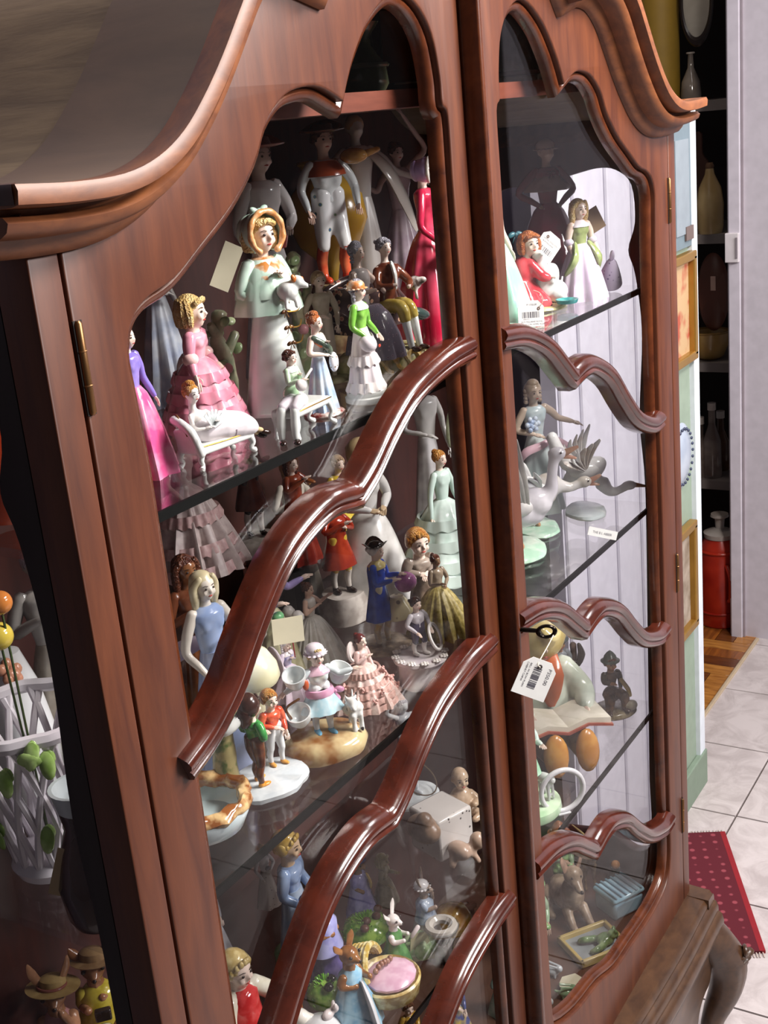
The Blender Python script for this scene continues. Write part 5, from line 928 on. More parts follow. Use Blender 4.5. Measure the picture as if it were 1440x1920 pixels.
D = Prim(); D.ball((.1, -.36, .16), (.22, .13, .13)); D.ball((.26, -.44, .28), (.09, .11, .09)); D.tube([(.3, -.5, .27), (.36, -.56, .24)], [.06, .04], 7, 1, 1); D.tube([(-.05, -.44, .12), (-.02, -.5, .03)], [.05, .04], 7, 1, 1); D.tube([(.2, -.46, .1), (.24, -.52, .03)], [.05, .04], 7, 1, 1); d = D.obj('white_dog', glaze('#dcd6cc', '#e4e0da'), R, remesh=.018); E = Prim(); E.ball((.2, -.42, .36), (.05, .04, .06)); E.ball((.32, -.38, .32), (.05, .04, .06)); E.ball((-.02, -.38, .28), (.07, .05, .04)); E.obj('brown_patches', glaze('#8a4a1e', '#a86632'), d)
p, h = spot((533, 1792), 3, (550, 1553))
R = figurine('boy_figurine', 'fair haired child in a long pale blue nightshirt on a green base', p, h, .25, .11, hair=(glaze('#b89238', '#d3b468', .2, 14), 'short'), top=glaze('#93aad0', '#a9bcdc', .16), sleeve=glaze('#93aad0', '#a9bcdc', .16), skirt=(glaze('#8fa3c0', '#b9c4d2', .18, 4), .15, 5, .05), z0=.06, arms=('low', 'low'), base=(glaze('#5f7a54', '#8a9a78', .2), .19, .06, 24, 1, 1, 'base', 0), group=G3, skin=glaze('#d9b894'))
p, h = spot((582, 1835), 3, (572, 1665)); 
critter('rabbit_figurine', 'rabbit in a lilac coat and blue straw boater with yellow band', p + Vector((.006, -.018, 0)), h * 1.05, .25, glaze('#8a5a34', '#a8764a', .2), glaze('#4a3f72', '#6a5e98', .14), hat=('boater', glaze('#1f2f7a', '#2e449c', .12), glaze('#c9a03a')), coat=glaze('#8f8fc8', '#a9aad8', .14), robe_r=.2)
p = onZ(430, 1800, ZS[3]); R = figurine('lady_figurine', 'white gowned girl with a pink sash beside the tow headed boy', p + Vector((-.01, .02, 0)), .125, -.2, .09, hair=('grey', 'long'), top=glaze('#c6c3d0'), sleeve=glaze('#c9c6d2'), skirt=(glaze('#cfd2dc', '#dfe0e6', .16), .24, 8, .08), arms=('low', 'waist'), group=G3)
Prim().lathe([(.1, .55), (.11, .58), (.1, .61)], sy=.75).obj('sash', glaze('#b8508a'), R); bow(R, (-.1, -.05, .57), .03, glaze('#b8508a'))
q = onY(492, 1600, .95); R = figurine('lady_figurine', 'grey lady with a dark rose on her bodice, behind the blue nightshirt', Vector((q.x, q.y, ZS[3])), q.z - ZS[3] + .012, -.4, .08, skin=glaze('#9b8c84'), hair=('tan', 'bun'), top=glaze('#a9a4a6'), sleeve=glaze('#a9a4a6'), skirt=(dots('#8f8580', '#4a3c3a', 16, .12), .19, 6, .08), arms=('waist', 'low'), group=G3); Prim().ball((0, -.1, .66), (.04, .025, .035)).obj('rose', glaze('#3a3440'), R)
# mouse with a cradle, turf mounds, cabbage mouse
p = onZ(668, 1925, ZS[3]); R = critter('mouse_figurine', 'brown mouse in blue gown and white apron rocking a pink quilted cradle', p, .118, -.05, glaze('#7a4a22', '#9c6a3a', .2, 8), glaze('#7fb4d4', '#a9cfe2', .12), 'mouse', arms=('fwd', 'waist'), apron=glaze('#cfd0d4'), robe_r=.3)
C = Prim(); C.lathe([(.2, .06), (.3, .14), (.33, .3), (.31, .32), (.26, .26), (.03, .24)], (.46, -.1, 0), n=30, sy=1.0, folds=14, amp=.03); C.obj('wicker_cradle', glaze('#a8894a', '#d6c48c', .25, 14), R); Prim().ball((.46, -.14, .33), (.27, .25, .07)).obj('quilt', glaze('#cfa2b8', '#dcb8ca', .2), R); C = Prim(); [C.ring((.40, .02 + k * .05, .38), .24 - .02 * k, .035, (1.35, 0, .35), 22, 7, a0=.1, a1=3.04) for k in range(5)]; C.obj('cradle_hood', glaze('#b89a44', '#e0d6a6', .25, 14), R); C = Prim(); [C.ball((.3 + .05 * k, -.08, .46 + .02 * math.sin(k)), (.03, .03, .035), seg=8, rings=6) for k in range(6)]; C.obj('baby_mice', glaze('#8a5c48', '#b08a78'), R)
for (px, py, rr, lab) in ((612, 1872, .022, 'bright green turf mound with two black berries beside the glazing bar'), (688, 1752, .03, 'green turf mound with brown mushrooms behind the cradle')):
    p = onZ(px, py, ZS[3]); R = thing('turf_figurine', lab, 'figurine', p, 0, 1, G3); P = Prim(); P.lathe([(rr, 0), (rr * 1.05, .006), (rr * .95, .016), (rr * .5, .024), (.001, .026)], n=26); P.jitter(.002, 120); P.obj('mound', glaze('#4f7a24', '#8aa84a', .16, 90), R, flat_z=0)
    T = Prim(); 
    for _ in range(110):
        a = random.uniform(0, 2 * pi); t = random.uniform(.1, 1); b_ = Vector((rr * t * math.cos(a), rr * t * math.sin(a), .024 * (1 - t * t) + .002)); T.tube([b_, b_ + Vector((.003 * math.cos(a), .003 * math.sin(a), .005))], [.0016, .0005], 4, 1, 1)
    g = T.obj('grass', glaze('#5f9a2a', '#9ac45a', .14, 60), R); g['kind'] = 'stuff'
    for k in range(2 if px < 620 else 4): Prim().ball((-.008 + .014 * k - (.012 if px > 620 else 0), -.012 + .006 * (k % 2), .026), (.006, .006, .005)).obj('berry' if px < 620 else 'mushroom', glaze('#140f0e', rough=.06) if px < 620 else glaze('#4a2c22', '#6e4a3a', .1), R)
p, h = spot((742, 1822), 3, (735, 1702)); R = critter('mouse_figurine', 'white mouse in a green dress seated by a pale green cabbage', p, .088, .2, glaze('#d9d0cc', '#e2dad6', .16), glaze('#3f6e3a', '#5c8c50', .12), 'mouse', arms=('fwd', 'fwd'), robe_r=.3, ears=.16)
C = Prim(); [C.ball((.42 + .16 * math.cos(k * 1.26), -.2 + .14 * math.sin(k * 1.26), .16), (.14, .12, .12), (k, .4, 0), 10, 7) for k in range(5)]; C.ball((.42, -.2, .24), (.15, .14, .13)); C.obj('cabbage', glaze('#9ab482', '#c9d8b4', .14, 8), R, flat_z=0); Prim().tube([(.14, -.2, .5), (.22, -.28, .62)], [.03, .035], 7, 1, 1).obj('bottle', glaze('#dccfd0'), R)
price_tag('olive cream card standing behind the white mouse', onZ(795, 1800, ZS[3]) + Vector((0, 0, .02)), (-.15, .2, -.6), .034, .036, plain('#b8b08c', .8), False, group='paper price tags')
p, h = spot((785, 1760), 3, (800, 1640)); R = critter('rabbit_figurine', 'rabbit in a spotted white bonnet leaning on an amber cheese', p, h * .96, .35, glaze('#8f7a68', '#a8948a', .22), glaze('#8f8480', '#aaa09c'), 'rabbit', hat=('mob', dots('#d9d6d8', '#2e2e48', 16, .14)), arms=('face', 'fwd'), coat=glaze('#93a3bc', '#b4c0d0'), robe_r=.28)
C = Prim(); C.lathe([(.2, 0), (.26, .06), (.27, .2), (.2, .34), (.06, .4), (.01, .41)], (.24, -.34, 0), n=24); C.jitter(.03, 6); C.obj('cheese', glaze('#b8812a', '#d3a850', .14, 8), R, flat_z=0)
p, h = spot((672, 1712), 3, (672, 1612)); R = critter('rabbit_figurine', 'rabbit in a lavender gown with a yellow scarf, partly behind the glazing bar', p, h * 1.1, .15, glaze('#7a5230', '#946a44'), glaze('#8480b8', '#9c99cc', .14), 'rabbit', hat=('boater', glaze('#1f2a5e', '#2c3a78')), arms=('waist', 'low'), coat=glaze('#8884bc', '#a09dd0'), robe_r=.28); Prim().tube([(.02, -.14, .68), (.04, -.17, .55), (.05, -.16, .45)], [.04, .045, .03], 8, .5).obj('scarf', glaze('#c0982e', '#d3b24e'), R)
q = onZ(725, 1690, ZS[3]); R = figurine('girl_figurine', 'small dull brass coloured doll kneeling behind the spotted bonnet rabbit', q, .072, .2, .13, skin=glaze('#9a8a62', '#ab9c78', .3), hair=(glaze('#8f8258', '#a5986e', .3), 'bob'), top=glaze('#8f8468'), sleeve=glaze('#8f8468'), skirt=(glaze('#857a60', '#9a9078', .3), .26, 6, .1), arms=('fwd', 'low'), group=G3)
q = onZ(833, 1800, ZS[3]); R = thing('bud_vase', 'small clear glass ring vase at the front of the lower shelf', 'vase', q + Vector((.0, 0, 0)), 0, 1, G3); Prim().lathe([(.016, 0), (.018, .004), (.012, .02), (.02, .045), (.0225, .05), (.017, .05), (.01, .03), (.002, .02)], n=26).obj('bowl', CRYSTAL, R); Prim().ring((0, 0, .048), .0155, .006, n=26).obj('lip', glaze('#a9a39c', rough=.1), R)
q = onZ(605, 1965, ZS[3]); R = thing('dome_figurine', 'white china dome with a tiny white mouse on top', 'figurine', q, 0, 1, G3); Prim().lathe([(.028, 0), (.029, .01), (.026, .024), (.016, .036), (.001, .04)], n=28).obj('dome', glaze('#cfd0d2', rough=.1), R); M_ = Prim(); M_.ball((.01, -.006, .04), (.009, .006, .006)); M_.ball((.018, -.01, .044), .005); M_.ball((.02, -.007, .049), (.003, .002, .004)); M_.ball((.016, -.013, .049), (.003, .002, .004)); M_.obj('mouse', glaze('#d9cdcc'), R, remesh=.0012)
# pale dancer on an oval base, white cube with a baby, bald baby
p, h = spot((778, 1488), 3, (792, 1330)); R = figurine('dancer_figurine', 'pale grey blue dancer on an oval base ringed by a thin hoop', p + Vector((-.02, .012, 0)), .168, -.5, .06, skin=glaze('#c3c8ce', '#d2d6da', .2), hair=('grey', 'bun'), top=glaze('#b4bac2'), legs=(glaze('#bcc3ca'), glaze('#c9ced4'), glaze('#c9ced4')), z0=.06, arms=('side', 'up'), group=G3, face=False); Prim().lathe([(.26, 0), (.27, .03), (.25, .055), (.02, .06)], n=30, sy=.8).obj('base', glaze('#b9bec2', '#cdd2d4', .16), R); Prim().ring((.05, -.05, .22), .2, .006, (.5, .4, 0), 36, 6).obj('hoop', plain('#5a4a3c', .3), R); Prim().tube([(.0, .06, .5), (-.1, .08, .3), (-.16, .05, .1)], [.06, .09, .06], 9, .5).obj('drape', glaze('#a8a29c', '#bcb7b2', .25), R)
p = onZ(848, 1598, ZS[3]); R = thing('box_figurine', 'white spotted china cube with a baby crawling in front', 'figurine', p + Vector((.01, .02, 0)), -.35, 1, G3); Prim().box((0, 0, .032), (.064, .064, .064)).obj('cube', dots('#c2bcb8', '#3a3230', 70, .09), R, bevel=.004); B = Prim(); B.ball((-.012, -.05, .02), (.014, .02, .013)); B.ball((.012, -.062, .03), (.012, .012, .013)); B.tube([(0, -.06, .02), (.004, -.07, .004)], .005, 7, 1, 1); B.tube([(-.02, -.045, .018), (-.028, -.052, .004)], .006, 7, 1, 1); B.obj('baby', glaze('#a08674', '#b89d8a', .25), R, remesh=.003)
B = Prim(); B.ball((-.04, -.01, .05), (.02, .03, .02)); B.ball((-.045, -.02, .07), .012); B.obj('teddy', glaze('#6e5644', '#8a705c', .35, 60), R, remesh=.003)
q = onZ(884, 1560, ZS[3]); R = thing('baby_figurine', 'bald baby with tilted head beside the centre stile', 'figurine', q + Vector((.03, .03, 0)), -.7, .085, G3); B = Prim(); hc = (0, -.03, .78); head_shape(B, hc, .2); B.ball((0, 0, .32), (.22, .2, .3)); B.tube([(.16, 0, .45), (.26, -.12, .34), (.14, -.24, .34)], [.08, .07, .055], 8); B.tube([(-.16, 0, .45), (-.26, -.12, .34), (-.14, -.24, .34)], [.08, .07, .055], 8); B.tube([(.12, 0, .12), (.24, -.22, .12), (.1, -.32, .1)], [.1, .08, .06], 8); B.tube([(-.12, 0, .12), (-.24, -.22, .12), (-.1, -.32, .1)], [.1, .08, .06], 8); b = B.obj('body', glaze('#bda288', '#cdb49c', .16), R, remesh=.018); face_paint(b, hc, .2)
# ------------------------------------------------------------------ lower shelf, right door
p = onZ(1065, 1448, ZS[3]); R = thing('reader_figurine', 'big child in a buttercream headscarf reading an open book, shoe soles forward', 'figurine', p + Vector((.085, .078, 0)), -.78, .235, G3)
B = Prim(); hc = (.0, .0, .76); head_shape(B, hc, .17); B.tube([(0, .02, .5), (0, .02, .66)], [.09, .09], 9, 1, 1); b = B.obj('body', SKIN, R, remesh=.018); face_paint(b, hc, .17)
P = Prim(); P.ball((0, .03, .8), (.2, .2, .22)); P.tube([(0, .12, .8), (-.05, .2, .68)], [.14, .08], 10, 1, 1); P.obj('headscarf', glaze('#b39e5c', '#cdbb84', .3, 6), R); P = Prim(); P.ball((.11, -.1, .93), (.05, .04, .04)); P.obj('hair_bobble', glaze('#a8443a'), R); Prim().tube([(-.02, -.17, .9), (.04, -.19, .84), (.09, -.16, .86)], [.03, .035, .02], 8, .5).obj('scarf_bow', glaze('#c3b070', '#d3c48c'), R)
P = Prim(); P.tube([(0, -.02, .58), (0, -.12, .5), (0, -.17, .36)], [.15, .14, .05], 12, .5); P.obj('spotted_bib', dots('#b85f38', '#dcb58c', 11, .1), R)
P = Prim(); P.tube([(.15, 0, .54), (.26, -.1, .38), (.2, -.28, .34)], [.085, .085, .06], 9); P.tube([(-.15, 0, .54), (-.26, -.1, .38), (-.2, -.28, .34)], [.085, .085, .06], 9); P.lathe([(.24, .05), (.22, .2), (.17, .42), (.1, .56)], sy=.9); P.obj('dress', glaze('#b3bcae', '#ccd2c4', .22, 6), R, remesh=.02); H_ = Prim(); hand(H_, (.19, -.3, .34), (-.1, -1, -.1), .13); H_.obj('hand', SKIN, b); H_ = Prim(); hand(H_, (-.19, -.3, .34), (.1, -1, -.1), .13); H_.obj('hand', SKIN, b)
for s in (-1, 1):
    P = Prim(); P.grid([[(s * .0, y, .32 + .0), (s * .14, y, .36), (s * .3, y, .32 + .01), (s * .3, y, .29), (s * .14, y, .325), (0, y, .285)] for y in (-.2, -.48)]); P.obj('book_page', glaze('#c6bfae', '#d6d0c2', .4, 9), R)
    P = Prim(); P.grid([[(0, y, .285), (s * .14, y, .325), (s * .31, y, .287), (s * .31, y, .272), (s * .14, y, .308), (0, y, .268)] for y in (-.19, -.495)]); P.obj('book_cover', glaze('#8a3c2c', '#a05440', .3), R)
    P = Prim(); P.tube([(s * .1, -.05, .14), (s * .12, -.3, .14), (s * .11, -.46, .13)], [.11, .09, .075], 10); P.obj('stocking', glaze('#5a4026', '#a89a74', .3, 8), R, flat_z=.03)
    P = Prim(); P.ball((s * .11, -.52, .15), (.085, .05, .15), (-.1, 0, s * .15)); P.obj('shoe_sole', glaze('#a8702e', '#bd8842', .25, 8), R)
p, h = spot((1163, 1336), 3, (1140, 1232)); R = thing('boy_figurine', 'boy in a dark alpine hat sitting with a bag on an oval base', 'figurine', p, -.75, h, G3)
Prim().lathe([(.34, 0), (.37, .03), (.36, .08), (.32, .11), (.03, .12)], n=32, sx=1.05, sy=.85).obj('base', glaze('#6e5f44', '#93866a', .2), R); HM = glaze('#2f3a30', '#48534a', .25)
figurine('', '', 0, 1, root=R, hr=.13, skin=glaze('#b0805a'), hair=('brown', 'short'), hat=('alpine', HM), top=glaze('#3a2c22', '#54402e'), sleeve=glaze('#33302a', '#4a463c'), arms=('low', 'fwd'), lean=(0, .05))
Q = Prim(); Q.tube([(.07, .04, .34), (.12, -.16, .34), (.12, -.2, .14)], [.1, .09, .06], 9); Q.tube([(-.07, .04, .34), (-.12, -.14, .3), (-.18, -.22, .14)], [.1, .09, .06], 9); Q.ball((0, .05, .32), (.15, .13, .14)); Q.obj('breeches', glaze('#4a3018', '#6e4c2a', .22), R, remesh=.016); Q = Prim(); Q.ball((.12, -.26, .14), (.05, .08, .04)); Q.ball((-.2, -.27, .14), (.05, .08, .04)); Q.obj('shoes', glaze('#3a2416'), R); Prim().ball((.2, -.24, .2), (.11, .08, .09)).obj('satchel', glaze('#8f8674', '#aca390'), R, flat_z=.11); Prim().tube([(.12, -.06, .6), (.2, -.14, .45), (.22, -.18, .34)], [.035, .04, .03], 8).obj('yellow_scarf', glaze('#b89a3a', '#cdb358'), R)
R = thing('fence_group_figurine', 'children in alpine hats sitting along a rustic fence', 'figurine', onZ(1090, 1345, ZS[3]) + Vector((.0, .05, 0)), -.75, .155, G3); rock(R, glaze('#8f8a7c', '#aaa598', .25), .36, .12, 24, 1.1, .6)
for k, (x, hm, c1) in enumerate(((-.2, glaze('#5f7a3e', '#7d9858', .25), '#8a5a3a'), (.1, glaze('#3f4a4c', '#586466', .25), '#8d949a'))):
    Q = bpy.data.objects.new('child', None); COL.objects.link(Q); Q.parent = R; Q.location = (x, 0, .2); Q.scale = (.72,) * 3; figurine('', '', 0, 1, root=Q, hr=.13, skin=glaze('#b98a66'), hair=('brown', 'short'), hat=('alpine', hm), top=glaze(c1), sleeve=glaze(c1), legs=(glaze('#4a2f20', '#6a4630'), glaze('#a58468'), glaze('#3a2418')), arms=('low', 'waist'))
for x in (-.36, -.05, .3): Prim().tube([(x, .08, .08), (x + .01, .08, .45), (x, .08, .72)], [.04, .035, .04], 8).obj('fence_post', glaze('#5a4638', '#786252', .3, 12), R)
for z in (.32, .52): Prim().tube([(-.42, .06, z), (0, .05, z + .03), (.38, .06, z - .01)], [.03, .028, .025], 7).obj('fence_rail', glaze('#5a4638', '#786252', .3, 12), R)
Prim().tube([(.32, .02, .5), (.36, 0, .62), (.34, .02, .74)], [.03, .045, .02], 7).obj('bird', glaze('#3a3530', '#55504a'), R); Prim().ball((.12, -.2, .16), (.1, .07, .05)).obj('basket', glaze('#9a4030', '#b8604a'), R)
p = onZ(1012, 1535, ZS[3]); R = thing('lady_figurine', 'lady in a mint tunic on a round mint green base by the centre stile', 'figurine', p + Vector((0.015, .028, 0)), -.5, .165, G3); Prim().lathe([(.3, 0), (.32, .03), (.31, .09), (.27, .11), (.03, .115)], n=34).obj('base', glaze('#a9cfa4', '#c9e0c0', .14, 5), R)
figurine('', '', 0, 1, root=R, hr=.085, z0=.11, hair=('auburn', 'bun'), top=glaze('#a0d0b0', '#bfe0ca'), sleeve=glaze('#cfe0d8'), coat=glaze('#96c9a6', '#b4dcc0'), legs=(glaze('#b0664a'), glaze('#c98a62'), glaze('#c6c8c8')), arms=('fwd', 'chest'))
D = Prim(); D.ball((.16, -.08, .3), (.05, .1, .05), (0, 0, .3)); D.ball((.14, -.2, .34), (.04, .05, .04)); [D.tube([(.14 + a, -.08 + b2, .27), (.14 + a, -.1 + b2, .12)], [.02, .016], 6, 1, 1) for a, b2 in ((0, -.06), (.05, -.06), (0, .06), (.05, .06))]; D.obj('greyhound', glaze('#c3c6c4', '#d3d6d4'), R, remesh=.012)
q = onZ(1085, 1556, ZS[3] + .002); R = thing('china_ring', 'plain white china ring standing on edge under the reading child', 'ornament', (1.462, .676, ZS[3]), 0, 1, G3); Prim().ring((0, 0, .037), .033, .004, (pi / 2, 0, -.75), 40, 9).obj('ring', glaze('#d9d8dc', rough=.12), R); Prim().box((0, 0, .001), (.02, .012, .003), (0, 0, -.75)).obj('foot', glaze('#d9d8dc'), R, bevel=.001)
# key in the lock, and its tag
kq = onY(968, 1180, YF - .016); R = thing('door_key', 'dark key in the lock of the right door', 'key', kq, 0, 1); Prim().tube([(0, .006, 0), (.002, -.01, .0), (.006, -.024, -.001)], [.0028, .003, .0026], 10).obj('shank', plain('#2a2420', .25, .9), R); Prim().ring((.010, -.034, -.002), .010, .0028, (pi / 2, 0, -1.1), 24, 8, sx=1.0, sy=.7).obj('bow', plain('#2a2420', .2, .9), R); Prim().lathe([(.006, 0), (.006, .0015), (.004, .002)], M=Euler((pi / 2, 0, 0)).to_matrix(), n=16).obj('escutcheon', plain('#8a6a3c', .3, .9), R)
tl = onY(1003, 1272, YF - .056); price_tag('white barcode tag hanging on a string from the door key', tl, (-.12, .0, -.85), .043, .046, PAPERW, True, group='paper price tags')
tg = bpy.data.objects[[o.name for o in COL.objects if o.name.startswith('price_tag')][-1]] if False else None
for o in COL.objects:
    if o.get('label') == 'white barcode tag hanging on a string from the door key':
        o.rotation_euler = (Euler((0, .52, 0)).to_matrix().to_4x4()).to_euler(); o.rotation_euler = (Matrix.Rotation(-.8, 3, 'Z') @ Matrix.Rotation(-.1, 3, 'X') @ Matrix.Rotation(.52, 3, 'Y')).to_euler()
        ink = plain('#55535c', .7); P = Prim(); rnd = random.Random(5); z = .012
        while z > -.012:
            s_ = rnd.choice((.0006, .0006, .001, .0015)); P.box((-.001, -.0005, z), (.010, .0002, s_)); z -= s_ + rnd.choice((.0006, .0009, .0013))
        P.obj('barcode', ink, o, smooth=False)
        for tx, x, sz in (('P350.00', .0115, .0062), ('BELL W/ BOW PLAIN', -.0125, .0032), ('CABINET CHINA', -.0165, .0032)):
            cu = bpy.data.curves.new('print', 'FONT'); cu.body = tx; cu.size = sz; t = bpy.data.objects.new('print', cu); COL.objects.link(t)
            dg = bpy.context.evaluated_depsgraph_get(); me = bpy.data.meshes.new_from_object(t.evaluated_get(dg)); bpy.data.objects.remove(t); me.materials.clear(); me.materials.append(ink)
            pr = bpy.data.objects.new('lettering', me); COL.objects.link(pr); pr.parent = o; pr.location = (x, -.0005, .016); pr.rotation_euler = (pi / 2, pi / 2, 0)
        mi = o.matrix_basis.inverted() if False else (Matrix.Translation(o.location) @ o.rotation_euler.to_matrix().to_4x4()).inverted()
        a = mi @ (kq + Vector((.012, -.042, -.006))); Prim().tube([a, a * .6 + Vector((-.003, -.004, .008)), Vector((-.004, -.001, .018)), Vector((0, -.001, .0145))], .0006, 5).obj('string', plain('#e0d6c4', .7), o)
        Prim().ring((0, -.0006, .0145), .0022, .0008, (pi / 2, 0, 0), 14, 6).obj('eyelet', plain('#4a4446', .4), o)

# ------------------------------------------------------------------ bottom deck
G4 = 'ornaments on the bottom deck of the cabinet'
Z4 = ZS[4]
p = onZ(1110, 1775, Z4); R = thing('dog_figurine', 'pale tan shepherd dog lying with pricked ears', 'figurine', Vector((1.69, .778, Z4)), -.75, .122, G4); FUR = glaze('#8f7a66', '#b39e88', .3, 9)
D = Prim(); D.ball((-.02, .16, .26), (.2, .36, .22)); D.ball((0, -.1, .4), (.17, .17, .27)); D.ball((0, -.16, .74), (.14, .14, .14)); D.tube([(0, -.2, .7), (0, -.4, .62)], [.1, .05], 9, 1, 1); D.tube([(.12, -.14, .2), (.13, -.36, .07), (.13, -.46, .05)], [.08, .06, .055], 8); D.tube([(-.12, -.14, .2), (-.13, -.36, .07), (-.13, -.46, .05)], [.08, .06, .055], 8); D.tube([(-.2, .36, .2), (-.3, .1, .08), (-.28, -.04, .05)], [.13, .08, .05], 8); D.tube([(-.1, .5, .12), (-.32, .5, .06), (-.44, .3, .05)], [.07, .06, .03], 8); b = D.obj('body', FUR, R, remesh=.017, flat_z=0)
for s in (-1, 1): Prim().tube([(s * .09, -.12, .82), (s * .14, -.12, .97), (s * .15, -.12, 1.04)], [.07, .055, .015], 8, .45).obj('ear', glaze('#9a7e6c', '#b8957f', .3), R)
E = Prim(); E.ball((0, -.44, .63), .03, seg=8, rings=6); [E.ball((s * .065, -.27, .77), .018, seg=6, rings=5) for s in (-1, 1)]; E.obj('eyes_and_nose', INK, b)
q = onZ(1130, 1690, Z4); R = thing('antelope_figurine', 'slim brown horned antelope behind the shepherd dog', 'figurine', q + Vector((.03, .04, 0)), -.6, .115, G4); D = Prim(); D.ball((0, .1, .5), (.13, .28, .15)); D.tube([(0, -.12, .55), (0, -.2, .75), (0, -.24, .86)], [.1, .065, .06], 8); D.tube([(0, -.24, .86), (0, -.38, .8)], [.07, .035], 8, 1, 1); [D.tube([(sx, y, .42), (sx, y + .02, .2), (sx, y, 0.02)], [.05, .028, .03], 7) for sx in (-.08, .08) for y in (-.08, .3)]; D.obj('body', glaze('#6a5236', '#8d7452', .25), R, remesh=.017, flat_z=0)
for s in (-1, 1): Prim().tube([(s * .04, -.22, .92), (s * .14, -.14, 1.08), (s * .24, -.02, 1.2)], [.022, .02, .008], 7).obj('horn', glaze('#a98e5e', '#c4ab7c', .2), R)
p = onZ(1185, 1752, Z4); R = thing('trinket_box', 'pale blue china trinket box with a ribbed lid', 'box', p + Vector((.06, .045, 0)), -.5, .78, G4); Prim().box((0, 0, .022), (.085, .07, .044)).obj('box_body', glaze('#7fa6b8', '#9cbccb', .14), R, bevel=.008); lid = Prim().box((0, 0, .05), (.09, .075, .014)).obj('lid', glaze('#8fb6c6', '#aacad4', .12), R, bevel=.006)
for k in range(6): Prim().tube([(-.035 + .014 * k, -.035, .058), (-.035 + .014 * k, .035, .058)], .003, 6, 1, 1).obj('rib', glaze('#84aabc'), lid)
q = onZ(1165, 1695, Z4); lathe_thing('glass_bottle', 'little dark green glass bottle with amber stopper beside the blue box', 'bottle', q + Vector((.03, .02, 0)), [(.018, 0), (.02, .008), (.018, .03), (.007, .042), (.008, .05)], glaze('#20302a', '#34463c', .08), G4, extra=lambda R: Prim().ball((0, 0, .056), .008).obj('stopper', glaze('#b97a3a', '#d69a58', .1), R))
p = onZ(1128, 1808, Z4); R = thing('frog_tray', 'yellow rimmed square tray with a green frog inside', 'tray', (1.622, .708, Z4), -.62, .85, G4); Prim().box((0, 0, .004), (.105, .085, .006)).obj('tray_floor', glaze('#8d9498', '#a9b0b2', .12), R, smooth=False)
for x, y, a, b2 in ((-.052, 0, .008, .092), (.052, 0, .008, .092), (0, -.042, .112, .008), (0, .042, .112, .008)): Prim().box((x, y, .009), (a, b2, .016)).obj('rim', glaze('#b9a05c', '#d0bb80', .2), R, bevel=.002)
f = Prim(); f.ball((.02, -.01, .018), (.02, .016, .012)); f.ball((.034, -.016, .028), (.012, .011, .009)); f.tube([(.01, -.02, .015), (-.012, -.03, .018), (-.02, -.022, .01)], [.008, .007, .005], 7); f.tube([(.006, .004, .015), (-.018, .008, .018), (-.022, .018, .01)], [.008, .007, .005], 7); f.ball((.036, -.024, .037), .004); f.ball((.04, -.01, .037), .004); f.obj('frog', glaze('#5f7a4e', '#8aa070', .14, 60), R, remesh=.0022)
for (px, py, hh, lab, cc) in ((1040, 1690, .13, 'leaf green elf with an orange cap beside the right door stile', 0), (1035, 1800, .15, 'leaf green elf in a floppy hat with dangling legs', 1)):
    q = onZ(px, py, Z4); R = figurine('elf_figurine', lab, q + Vector((.035, .0, 0) if cc == 0 else (.0, .03, 0)), hh, -.6, .13, skin=glaze('#c3a58e'), hair=('white', 'short'), hat=('alpine', glaze('#a85a30', '#c27a48') if cc == 0 else glaze('#7fa868', '#9cc084')), top=glaze('#7faa66', '#a3c88c', .16), sleeve=glaze('#9ab892', '#b9cfb0'), legs=(glaze('#7fa866', '#9dc486'), glaze('#8fb478'), glaze('#6f9a58')), arms=('low', 'fwd'), group=G4)
    P = Prim(); [P.ball((.14 * math.cos(a), .14 * math.sin(a) - .02, .44), (.06, .05, .02), (0, .5, a), 8, 6) for a in [k * .9 for k in range(7)]]; P.obj('leaf_skirt', glaze('#6f9a54', '#9abf7e', .18), R)
price_tag('folded cream triangular card on the bottom deck', onZ(1080, 1880, Z4) + Vector((.03, .02, .008)), (-.9, .0, -.75), .04, .026, PAPER, True, group='paper price tags')
for px, py, c in ((1048, 1850, '#b9bec2'), (1075, 1892, '#7f9a78'), (1102, 1912, '#b9a9a0'), (1030, 1915, '#c3c9cc')):
    q = onZ(px, py, Z4); R = thing('glass_animal', 'tiny %s glass animal at the front of the bottom deck' % {'#b9bec2': 'clear', '#7f9a78': 'green', '#b9a9a0': 'pinkish', '#c3c9cc': 'frosted'}[c], 'ornament', q + Vector((.02, .02, 0)), random.random() * 3, 1, G4); B = Prim(); B.ball((0, 0, .009), (.008, .012, .007)); B.ball((0, -.012, .016), .006); B.tube([(0, .01, .01), (0, .018, .016)], [.004, .002], 6, 1, 1); [B.tube([(sx, y, .006), (sx * 1.1, y, .001)], .0025, 6, 1, 1) for sx in (-.005, .005) for y in (-.006, .006)]; B.obj('body', glaze(c, rough=.04), R, remesh=.0012); ear_pair(R, (0, -.012, .016), .006, .006, glaze(c, rough=.04))
